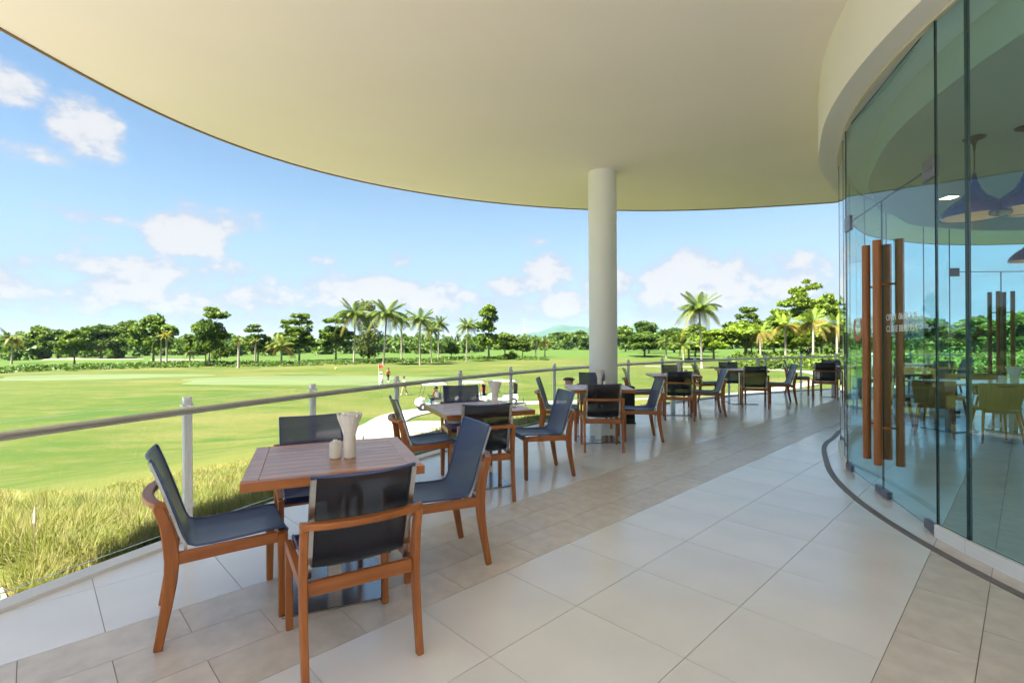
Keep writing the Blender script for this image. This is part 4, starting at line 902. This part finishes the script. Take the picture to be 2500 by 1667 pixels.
TREES = [
 ('broad', 0, -154, 162, 10.2, 8.6, 'rounded tree second from the left end of the row, beside the leftmost palm'), ('broad', 1, -149, 163, 9.1, 8.0, 'low dark rounded tree in the left row, next to a slim lone trunk'), ('broad', 2, -111, 126, 8.6, 6.2, 'tree with a bare straight trunk in the left row'),
 ('broad', 1, -134, 162, 10.4, 11.5, 'widest dark rounded tree of the left row, sand below it'), ('broad', 0, -136, 171, 10.3, 6.5, 'narrow tree half hidden behind the widest dark tree'), ('broad', 2, -160, 210, 14.4, 10.5, 'pale open tree farther back at the end of the left row'),
 ('broad', 0, -91, 126, 11.2, 8.2, 'tall bushy tree next to the small yellow palm'), ('layered', 0, -67, 110, 12.0, 7.2, 'tall tiered tree with a flat cap standing above the left row'), ('broad', 1, -63.5, 103, 9.2, 3.8, 'slim dark tree leaning against the tall tiered tree'),
 ('bush', 0, -71, 121, 5.9, 3.8, 'yellowish shrub tree right of the tall tiered tree'), ('layered', 0, -65, 127, 9.0, 6.4, 'small tiered tree standing alone with a dark crown'), ('layered', 1, -57, 133, 12.2, 8.2, 'broad tiered tree left of the coconut palms'),
 ('layered', 0, -50, 141, 12.1, 8.6, 'tiered tree directly behind the tallest coconut palm pair, left side'), ('bamboo', 0, -41, 142, 16.6, 9.5, 'feathery olive tree rising between the two tallest coconut palms'), ('broad', 0, -16, 131, 4.4, 3.6, 'tiny tree between the slender coconut palms'),
 ('column', 0, -6, 128, 14.0, 6.3, 'tall open tree standing alone right of the coconut palms'), ('broad', 2, -2, 143, 7.2, 6.8, 'dark bushy tree right of the tall open tree'), ('bush', 0, 0, 134, 2.9, 5.4, 'low reddish green shrub in front of the dark bushy tree'),
 ('broad', 0, 3, 142, 5.6, 4.6, 'small bright tree left of the paired short palms'), ('broad', 1, 33, 335, 10.5, 15, 'far tree left of the column above the pale bunker'), ('broad', 0, 46, 330, 11, 14, 'far dark tree touching the left edge of the column'),
 ('broad', 2, 53, 232, 12.0, 9.5, 'tree just right of the column in the far row'), ('broad', 1, 61, 230, 13.2, 11.5, 'dark double tree right of the column, below the bluish hill'), ('layered', 1, 68, 141, 13.8, 7.4, 'tiered tree rising out of the shrubs left of the rain tree'),
 ('broad', 2, 65, 138, 10.3, 11.5, 'bushy tree under the tiered tree on the right'), ('rain', 0, 82, 138, 23.0, 18.5, 'huge spreading rain tree beside the glass wall edge'), ('broad', 0, 56, 152, 9.2, 9.0, 'bushy tree behind the lone coconut palm on the right'),
 ('broad', 0, 79, 150, 11.5, 10, 'bushy tree below the rain tree'), ('broad', 1, 62, 190, 9, 11, 'dark tree filling the row left of the lone coconut palm'), ('broad', 0, 74, 200, 9.5, 12, 'tree in the far row behind the lone coconut palm'),
 ('broad', 3, 52, 128, 7.8, 9.0, 'bright bushy tree filling the gap right of the lone coconut palm'), ('broad', 3, 60, 128, 9.4, 10.0, 'bright bushy tree below the tiered tree on the right'), ('broad', 3, 70, 124, 9.0, 10.0, 'bright bushy tree between the foxtail palms'), ('broad', 3, 76, 122, 9.6, 10.0, 'bright bushy tree next to the glass wall edge'), ('broad', 2, 48, 135, 7.0, 9.0, 'low bushy tree behind the trunk of the lone coconut palm'), ('broad', 1, 40, 150, 6.6, 9.5, 'low dark tree behind the stout trunked palm'),
 ('broad', 2, 49, 178, 7.6, 9, 'low tree behind the pair of short palms right of the column'), ('bush', 0, 47, 92, 2.6, 5.0, 'pale green shrub at the foot of the lone coconut palm'), ('bush', 0, 54, 96, 2.9, 6.0, 'pale shrub mound left of the foxtail palms'), ('bush', 0, 66, 99, 2.8, 6.5, 'shrub mound among the foxtail palms')]
for r_ in TREES: tree(*r_)
for k, (x, y, h, ww, i) in enumerate(((96, 118, 9.5, 11, 1), (104, 112, 9.0, 11, 0), (113, 108, 10, 12, 1), (122, 104, 9.4, 12, 2), (131, 98, 9.8, 12, 1), (141, 92, 10, 13, 0), (152, 84, 10, 13, 1), (90, 124, 10.5, 11, 2))): tree('broad', i, x, y, h, ww, 'dark tree of the wood seen through the restaurant glass', 'wood behind the restaurant glass')
for k, (x, y, i) in enumerate(((62, 60, 0), (70, 56, 0), (78, 52, 0))): tree('bush', i, x, y, 2.2, 5, 'pale shrub seen through the restaurant glass beyond the railing', 'shrubs behind the restaurant glass')
for H, W, sd, l, x, y, yl in ((14.3, 8.6, 1, 'tall coconut palm at the left of the pair, slim straight trunk', -37, 116, 5), (13.8, 8.6, 2, 'tall coconut palm at the right of the pair, above the golf flag', -28, 108, 5), (12.6, 6.0, 3, 'coconut palm half hidden behind the right one of the tall pair', -28.5, 128, 3), (11.8, 6.4, 4, 'coconut palm with a clean trunk right of the tall pair', -20, 108, 4),
  (9.3, 4.8, 5, 'small dark coconut palm beside the one with a clean trunk', -18.6, 115, 2), (11.0, 5.4, 6, 'thin coconut palm farther back in the palm group', -19, 128, 2), (10.3, 5.6, 7, 'coconut palm with yellow hanging fronds, last of the group', -11, 119, 5), (13.4, 8.2, 8, 'lone coconut palm with yellow fronds right of the column', 34, 89, 4)): palm(H, W, sd, l, (x, y, gz(x, y)-.1), yl)
for kd, H, W, l, x, y in (('date', 9.3, 7.0, 'leftmost palm, spiky and dark', -132, 131), ('date_green', 7.4, 4.4, 'small palm left of the yellow one', -87, 123), ('date_gold', 8.0, 4.2, 'small palm with golden yellow fronds', -80, 115), ('date_green', 4.0, 4.4, 'very short palm in front of the tall tiered tree', -76, 117), ('date', 6.2, 2.4, 'slender palm with a bare trunk, nearer of the two', -54, 98), ('date', 6.2, 2.6, 'slender palm with a bare trunk, farther of the two', -61, 118), ('date', 6.8, 7.0, 'short palm with wide arching fronds on the open lawn', -52, 112), ('date_green', 6.8, 5.2, 'left one of the paired short palms beside the path', 7, 149), ('date', 6.4, 5.2, 'right one of the paired short palms beside the path', 10, 152), ('date_green', 7.2, 6.0, 'bushy palm with a stout trunk right of the column', 44, 142), ('date_green', 6.4, 6.6, 'short leaning palm nearest the lone coconut palm', 40, 116),
  ('fox', 9.2, 6.4, 'golden foxtail palm, first of the four', 59, 118), ('fox', 11.0, 7.2, 'golden foxtail palm, second of the four', 60, 109), ('fox', 11.6, 7.6, 'golden foxtail palm, tallest of the four under the rain tree', 63, 104), ('fox', 10.4, 7.6, 'golden foxtail palm touching the glass wall edge', 66, 101)): spalm(kd, H, W, l, (x, y, gz(x, y)-.05), hash(l) % 999 if False else len(l)*7)
def mass(name, pts, leafm, size, per, flat=.75, label=None):
    V, F = leaf_quads(clump_cloud(pts, per, flat), 1.2, size); V[:, 2] = np.maximum(V[:, 2], -8); o = link(name, mesh_np(name, V, F, leafm)); o['kind'] = 'stuff'; return o
pts = []
for D, hh, n in ((235, 6.5, 150), (300, 8, 170), (380, 10.5, 170), (520, 14, 150)):
    for a in np.linspace(-62, 66, n):
        if D < 290 and -3 < a < 30: continue
        d_ = D*U(.92, 1.08); x, y = d_*math.sin(R(a)), d_*math.cos(R(a)); h = hh*U(.55, 1.0); g = gz(x, y)
        for z in np.arange(1.2, h, 2.6): pts.append((x+U(-2.5, 2.5), y+U(-2, 2), g+z, U(1.9, 3.2)))
mass('distant_woodland', pts, LEAFD, 1.25, 11)
pts = []
for k in range(1500):
    a = U(-56, 4); D = U(118, 134)+(8 if a > -8 else 0); x, y = D*math.sin(R(a)), D*math.cos(R(a))
    if y > 0: pts.append((x, y*U(.97, 1.03), gz(x, y)+U(-.1, .45), U(.45, .95)))
mass('rough_undergrowth', pts, leafmat('rough_grass', (.034, .078, .008), (.075, .125, .013)), .30, 46, .5)
pts = []
for k in range(520):
    a = U(24, 58); D = U(92, 150); x, y = D*math.sin(R(a)), D*math.cos(R(a)); pts.append((x, y, gz(x, y)+U(.1, 1.6), U(.7, 1.6)))
mass('shrubbery', pts, leafmat('shrub_light', (.055, .10, .012), (.125, .18, .022), scale=.25), .42, 34, .7)

# ornamental grass along the terrace edge
def fountain_grass():
    V, tip, nb = [], [], 0
    tuft = []
    while len(tuft) < 2200:
        a = U(150, 62) if False else U(88, 168); d = .28+6.3*U(0, 1)**.9; p = deck_pt(a, d); r_ = math.hypot(p.x, p.y)
        if d > 6.6-.55*max(0, p.y-3.0): continue
        pn = .5+.5*math.sin(p.x*2.3+1.1)*math.sin(p.y*1.9+.3)+.3*math.sin(p.x*5.1-p.y*4.3)
        if U(0, 1) < smooth01((d-1.2)/5.0)*.85+.35*(1-pn)-.1: continue
        if p.y < .8 or abs(p.x) > 1.25*p.y+1: continue
        if p.y < 2.72+.8*(-2.72-p.x)+.12: continue
        if d > 4.0 and U(0, 1) < .5: continue
        if r_ > 9 and U(0, 1) < .55: continue
        tuft.append((p.x, p.y, d, r_))
    for x, y, d, r_ in tuft:
        n = int(np.clip(620/r_**.75, 50, 190)); z = gz(x, y); hgt = U(.15, .36)*(min(1, .45+d*.5))*max(.12, 1-.2*max(0, d-1.4))*(1-.55*float(smooth01((y-3.5)/4))); wd = .0008+.0006*r_**.6
        az = rng.uniform(0, 6.283, n); ln = rng.uniform(.15, 1, n); out = hgt*rng.uniform(.35, 1.35, n); h = hgt*rng.uniform(.55, 1.15, n)*(1.15-.45*ln)
        c, s_ = np.cos(az), np.sin(az); bx, by = x+c*.05*ln+rng.normal(0, .05, n), y+s_*.05*ln+rng.normal(0, .05, n); bz = ground(bx, by)
        px_, py_ = -s_*wd, c*wd
        for (t, zz, wf) in ((0, 0, 1), (.38, .66, .9), (1, 1, .15)):
            cx_, cy_, cz_ = bx+c*out*t*ln, by+s_*out*t*ln, bz-.01+h*zz*(1 if t < 1 else 1-.12*ln)
            V.append(np.stack([cx_-px_*wf, cy_-py_*wf, cz_], 1)); V.append(np.stack([cx_+px_*wf, cy_+py_*wf, cz_], 1))
        tv = np.clip(rng.uniform(-.35, .75, n)+U(-.25, .35), 0, 1); tip.append((n, tv))
    out_v, out_f, out_t, k = [], [], [], 0
    for i, (n, tv) in enumerate(tip):
        A = np.stack(V[i*6:(i+1)*6], 1); out_v.append(A.reshape(-1, 3)); b0 = k+np.arange(n)*6
        out_f.append(np.concatenate([np.stack([b0, b0+1, b0+3, b0+2], 1), np.stack([b0+2, b0+3, b0+5, b0+4], 1)])); out_t.append(np.stack([tv*.25, tv*.25, tv*.7, tv*.7, tv, tv], 1).ravel()); k += n*6
    me_ = mesh_np('fountain_grass', np.concatenate(out_v), np.concatenate(out_f), leafmat('grass_blades', (.115, .165, .014), (.215, .225, .036), trans=.5, scale=.9, attr='tip', acol=(.47, .385, .20)))
    attr(me_, 'tip', np.concatenate(out_t)); link('fountain_grass', me_)['kind'] = 'stuff'
fountain_grass()
b = MB(); k = 0
while k < 14:
    p = deck_pt(U(130, 166), U(.5, 2.2))
    if p.y < 1.2 or p.y < 2.9+.8*(-2.72-p.x): continue
    k += 1; z = gz(p.x, p.y); h = U(.30, .45); l = Vector((U(-.1, .1), U(-.1, .1), 1)).normalized(); q = Vector((p.x, p.y, z)); b.tube([q+l*h*.2, q+l*h], .0022, 3); b.tube([q+l*h, q+l*(h+.04), q+l*(h+.10), q+l*(h+.15)], [.004, .011, .009, .001], 5)
b.build('grass_seed_heads', mat('seed_head', (.70, .60, .42), .9))['kind'] = 'stuff'
b = MB()
for k in range(260):
    p = deck_pt(U(105, 158), U(.04, .75)); z = gz(p.x, p.y)+.02; Mx = Matrix.Translation((p.x, p.y, z)) @ Matrix.Rotation(U(0, 6.28), 4, 'Z') @ Matrix.Rotation(U(-.5, .5), 4, 'X'); s = U(.02, .05); b.add([Mx @ Vector(v) for v in ((-s, 0, 0), (0, -s*.4, .006), (s, 0, .0), (0, s*.4, .006))], [(0, 1, 2, 3)])
b.build('dry_leaf_litter', mat('dry_leaves', (.26, .14, .06), .8, rnd=0, var=.4, scale=9))['kind'] = 'stuff'

# ------------------------------------------------------------------ golfers, carts, flag, pylons
SKINM = mat('skin', (.42, .24, .15), .5)
def fabric(n, c): return mat(n, c, .8, .05, 20)
def skin_obj(name, pts, edges, matl, parent, sub=1):
    me_ = bpy.data.meshes.new(name); bm = bmesh.new(); lay = bm.verts.layers.skin.verify(); vs_ = []
    for i, (p, r_) in enumerate(pts):
        v = bm.verts.new(p); v[lay].radius = (r_, r_); v[lay].use_root = (i == 0); vs_.append(v)
    for a, c in edges: bm.edges.new((vs_[a], vs_[c]))
    bm.to_mesh(me_); bm.free(); me_.materials.append(matl); o = link(name, me_, parent); sk = o.modifiers.new('skin', 'SKIN'); sk.use_smooth_shade = True; s = o.modifiers.new('sub', 'SUBSURF'); s.levels = sub; s.render_levels = sub; return o
def person(loc, rz, pose, shirt, trousers, hat, label, cat='person', scale=1.0):
    t = empty('person', loc, rz, label, cat); t.scale = (scale,)*3
    if pose == 'sit': hip, kn, an = .52, ((.10, .42, .54), (-.10, .42, .54)), ((.10, .44, .10), (-.10, .46, .10)); up = .02
    elif pose == 'walk': hip, kn, an = .92, ((.10, .16, .50), (-.10, -.04, .50)), ((.11, .20, .09), (-.11, -.28, .13)); up = .03
    else: hip, kn, an = .92, ((.11, .02, .50), (-.11, .02, .50)), ((.13, 0, .08), (-.13, 0, .08)); up = 0
    z = hip; sh = z+.50
    hand = {'sit': ((.24, .38, z+.22), (-.24, .38, z+.22)), 'walk': ((.27, -.16, z-.02), (-.27, .24, z+.06)), 'stand': ((.27, .06, z-.04), (-.26, .12, z+.0))}[pose]
    elb = {'sit': ((.25, .14, z+.16), (-.25, .14, z+.16)), 'walk': ((.25, -.08, z+.22), (-.25, .06, z+.22)), 'stand': ((.26, -.02, z+.22), (-.26, -.02, z+.22))}[pose]
    pts = [((0, 0, z), .125), ((0, up, z+.25), .125), ((0, up, sh-.04), .12), ((0, up+.01, sh+.07), .05), ((0, up+.02, sh+.16), .075), ((0, up+.03, sh+.24), .095), ((0, up+.02, sh+.32), .07),
           ((.17, up, sh), .065), (elb[0], .045), (hand[0], .033), ((hand[0][0], hand[0][1]+.06, hand[0][2]-.06), .03), ((-.17, up, sh), .065), (elb[1], .045), (hand[1], .033), ((hand[1][0], hand[1][1]+.06, hand[1][2]-.06), .03),
           ((.10, 0, z-.04), .09), (kn[0], .065), (an[0], .042), ((an[0][0], an[0][1]+.14, .04), .04), ((-.10, 0, z-.04), .09), (kn[1], .065), (an[1], .042), ((an[1][0], an[1][1]+.14, an[1][2]-.05), .04)]
    ed = [(0, 1), (1, 2), (2, 3), (3, 4), (4, 5), (5, 6), (2, 7), (7, 8), (8, 9), (9, 10), (2, 11), (11, 12), (12, 13), (13, 14), (0, 15), (15, 16), (16, 17), (17, 18), (0, 19), (19, 20), (20, 21), (21, 22)]
    skin_obj('body', pts, ed, SKINM, t)
    g = 1.22
    lerp = lambda a, c, u: tuple(a[i]+(c[i]-a[i])*u for i in range(3))
    sp = [((0, 0, z), .14*1.06), ((0, up, z+.25), .15), ((0, up, sh-.03), .145), ((.17, up, sh), .085), (lerp(elb[0], hand[0], .1), .062), ((-.17, up, sh), .085), (lerp(elb[1], hand[1], .1), .062)]
    skin_obj('shirt', sp, [(0, 1), (1, 2), (2, 3), (3, 4), (2, 5), (5, 6)], shirt, t)
    tp = [((0, 0, z+.02), .142), ((.10, 0, z-.05), .115), (kn[0], .085), ((an[0][0], an[0][1], an[0][2]+.03), .062), ((-.10, 0, z-.05), .115), (kn[1], .085), ((an[1][0], an[1][1], an[1][2]+.03), .062)]
    skin_obj('trousers', tp, [(0, 1), (1, 2), (2, 3), (0, 4), (4, 5), (5, 6)], trousers, t)
    for an_ in an:
        b_ = MB(); b_.lathe([(.01, -.05), (.05, -.045), (.055, .0), (.045, .05), (.01, .06)], 10, (0, 0, 0)); o = b_.build('shoe', WHITE, t, True); o.location = (an_[0], an_[1]+.07, an_[2]-.03); o.scale = (.9, 2.2, 1)
    hz = sh+.30; b_ = MB()
    b_.lathe([(.175, hz-.005), (.17, hz+.008), (.108, hz+.012), (.104, hz+.07), (.07, hz+.115), (.01, hz+.125)], 16, (0, up+.03, 0)); b_.build('hat', hat, t, True); return t
WH, OR_, GRN, YEL, NAV, KHA, PUR = fabric('white_cotton', (.78, .76, .78)), fabric('orange_cotton', (.72, .13, .02)), fabric('green_cotton', (.01, .14, .10)), fabric('cream_cotton', (.70, .58, .28)), fabric('navy_cotton', (.015, .02, .06)), fabric('khaki_cotton', (.45, .32, .15)), fabric('plum_cotton', (.07, .015, .04))
def gl(x, y): return (x, y, gz(x, y))
person(gl(-14.6, 55.5), 2.6, 'walk', WH, WH, WH, 'golfer in white shirt and white trousers walking on the green by the flag')
person(gl(-16.0, 64), -2.2, 'walk', OR_, NAV, NAV, 'golfer in orange shirt and dark trousers beside the one in white')
person(gl(-10.3, 47.5), 2.2, 'walk', YEL, KHA, PUR, 'golfer in cream shirt and khaki trousers striding behind the balustrade')
def cart(loc, rz, label, bags):
    t = empty('golf_cart', loc, rz, label, 'golf cart', 'white golf carts on the path')    # local +Y is forward
    b = MB(); prof = [(-1.15, .30), (1.12, .30), (1.18, .45), (1.10, .72), (.85, .84), (.62, .86), (.55, .46), (.0, .40), (-.05, .62), (-.55, .64), (-.6, .82), (-1.12, .80), (-1.20, .55)]
    b.loft([[(x, y, z) for y, z in prof] for x in (-.50, .50)]); bevel(b.build('body', WHITE, t), .05, 2)
    b = MB(); b.box((-.60, -.92, 1.78), (.60, .72, 1.85)); bevel(b.build('roof', WHITE, t), .035, 2)
    for x in (-.52, .52):
        for y0, y1 in ((.88, .62), (-.62, -.82)): b = MB(); b.tube([(x, y0, .8), (x*.98, y1, 1.785)], .018, 6); b.build('roof_strut', DARK, t)
    b = MB(); b.box((-.5, -.55, .645), (.5, -.04, .76)); bevel(b.build('seat', fabric('cart_seat', (.55, .53, .48)), t), .03, 2)
    b = MB(); b.box((-.5, -.64, .78), (.5, -.55, 1.18)); bevel(b.build('backrest', fabric('cart_back', (.55, .53, .48)), t), .03, 2)
    b = MB(); b.tube([(-.25+.17*math.cos(a), .32+.06*math.sin(a), 1.02+.15*math.sin(a)) for a in np.linspace(0, 6.28, 17)], .016, 6); b.tube([(-.25, .32, 1.02), (-.25, .62, .72)], .02, 6); b.build('steering_wheel', DARK, t)
    for x in (-.52, .52):
        for y in (.78, -.78):
            b = MB(); b.lathe([(.10, -.09), (.245, -.09), (.26, -.05), (.26, .05), (.245, .09), (.10, .09)], 20); o = b.build('wheel', DARK, t, True); o.location = (x*1.0, y, .26); o.rotation_euler = (0, R(90), 0)
            b = MB(); b.lathe([(.01, -.095), (.12, -.093), (.12, .093), (.01, .095)], 16); b.build('rim', POSTM, o, True)
    for x in (-.35, .35): b = MB(); b.lathe([(.01, 0), (.07, .0), (.06, .03), (.01, .035)], 12); o = b.build('headlight', WHITE, t, True); o.location = (x, 1.15, .58); o.rotation_euler = (R(-90), 0, 0)
    Mx = Matrix.Translation(loc) @ Matrix.Rotation(rz, 4, 'Z')
    for k, (x, col, l) in enumerate(bags):
        p = Mx @ Vector((x, -1.02, .80)); g_ = empty('golf_bag', p, rz, l, 'golf bag', 'golf bags on the carts'); b = MB(); b.lathe([(.11, 0), (.13, .4), (.14, .82), (.12, .84)], 14); o = b.build('bag', col, g_, True)
        for q in range(5): b = MB(); a = q*1.25; b.tube([(.05*math.cos(a), .05*math.sin(a), .8), (.09*math.cos(a), .09*math.sin(a), 1.06)], .009, 5); b.box((.09*math.cos(a)-.02, .09*math.sin(a)-.04, 1.05), (.09*math.cos(a)+.02, .09*math.sin(a)+.04, 1.09)); b.build('club', STEEL, g_)
    return Mx
c1 = (-5.75, 35.7, gz(-5.75, 35.7)+.07); c2 = (-3.15, 37.5, gz(-3.15, 37.5)+.07); c3 = (-.75, 39.3, gz(-.75, 39.3)+.07)
m1 = cart(c1, R(112), 'nearest golf cart with two riders on the curving path', ((.22, NAV, 'navy golf bag on the nearest golf cart'), (-.22, PUR, 'plum golf bag on the nearest golf cart')))
m2 = cart(c2, R(104), 'golf cart half hidden behind the second table', ((0, NAV, 'navy golf bag on the half hidden golf cart'),))
m3 = cart(c3, R(100), 'last golf cart beside the balustrade post, without riders', ((.2, NAV, 'dark blue golf bag on the last golf cart'), (-.22, PUR, 'plum golf bag on the last golf cart')))
def seated(mx, x, **k): p = mx @ Vector((x, -.30, .22)); return person(p, mx.to_euler().z, 'sit', **k)
seated(m1, .22, shirt=OR_, trousers=GRN, hat=WH, label='caddie in orange shirt, green trousers and white hat riding the nearest golf cart')
seated(m1, -.25, shirt=WH, trousers=NAV, hat=NAV, label='rider in white shirt and dark hat on the far seat of the nearest golf cart')
p = m2 @ Vector((1.0, -1.2, 0)); person((p.x, p.y, gz(p.x, p.y)), 2.4, 'stand', OR_, GRN, OR_, 'caddie in orange top and green trousers standing behind the half hidden golf cart')
fl = empty('golf_flag', gl(-16.8, 62.5), 0, 'red flag on a thin pole standing in the putting green', 'flag'); b = MB(); b.tube([(0, 0, 0), (0, 0, 2.3)], .022, 6); b.build('pole', WHITE, fl)
b = MB(); b.loft([[(.02+.5*u, .05*math.sin(u*5), 1.82+.0*u), (.02+.5*u, .05*math.sin(u*5), 2.28-.05*u), (.02+.5*u, .05*math.sin(u*5)+.012, 2.28-.05*u), (.02+.5*u, .05*math.sin(u*5)+.012, 1.82)] for u in np.linspace(0, 1, 7)]); b.build('flag', mat('flag_red', (.75, .03, .02), .6), fl)
b = MB(); b.lathe([(.16, 0), (.22, .12), (.20, .3), (.05, .42)], 14); o = b.build('tee_marker', mat('marker_yellow', (.75, .55, .05), .5)); o.location = gl(-33, 93); tag(o, 'small yellow marker on the lawn left of the flag', 'tee marker')
sh_ = empty('lawn_shelter', gl(26, 300), 0, 'small white tent roof at the edge of the trees left of the column', 'tent'); b = MB(); b.lathe([(1.6, 2.4), (.6, 3.1), (.1, 3.6)], 4); b.build('tent_roof', WHITE, sh_)
for x in (-1, 1):
    for y in (-1, 1): b = MB(); b.tube([(x, y, 0), (x, y, 2.5)], .05, 5); b.build('pole', WHITE, sh_)
def pylon(x, y, H, label):
    t = empty('transmission_tower', (x, y, 0), 0, label, 'pylon', 'distant transmission towers'); b = MB(); w0, w1 = H*.10, H*.012; lv = np.linspace(0, 1, 9)
    c = lambda sx_, sy_, u: (sx_*(w0+(w1-w0)*min(1, u*1.3)), sy_*(w0+(w1-w0)*min(1, u*1.3)), H*u)
    for sx_, sy_ in ((-1, -1), (1, -1), (1, 1), (-1, 1)): b.tube([c(sx_, sy_, u) for u in lv], H*.006, 4)
    for u0, u1 in zip(lv, lv[1:]):
        b.tube([c(-1, -1, u0), c(1, -1, u1)], H*.004, 3); b.tube([c(1, -1, u0), c(-1, -1, u1)], H*.004, 3)
    b.build('lattice', mat('galvanised_steel', (.33, .35, .38), .6), t)
    for u in (.74, .85, .96): b = MB(); b.tube([(-H*.13, 0, H*u), (0, 0, H*(u+.012)), (H*.13, 0, H*u)], H*.005, 4); b.build('crossarm', bpy.data.materials['galvanised_steel'], t)
for x, y, H, l in ((-1050, 1100, 42, 'thin lattice pylon above the left tree row'), (-1130, 1105, 33, 'thin lattice pylon at the left picture edge'), (36, 1500, 72, 'lattice pylon left of the hills'), (370, 1550, 68, 'lattice pylon right of the column'), (565, 1500, 60, 'lattice pylon left of the lone coconut palm'), (760, 1450, 56, 'lattice pylon right of the lone coconut palm')): pylon(x, y, H, l)
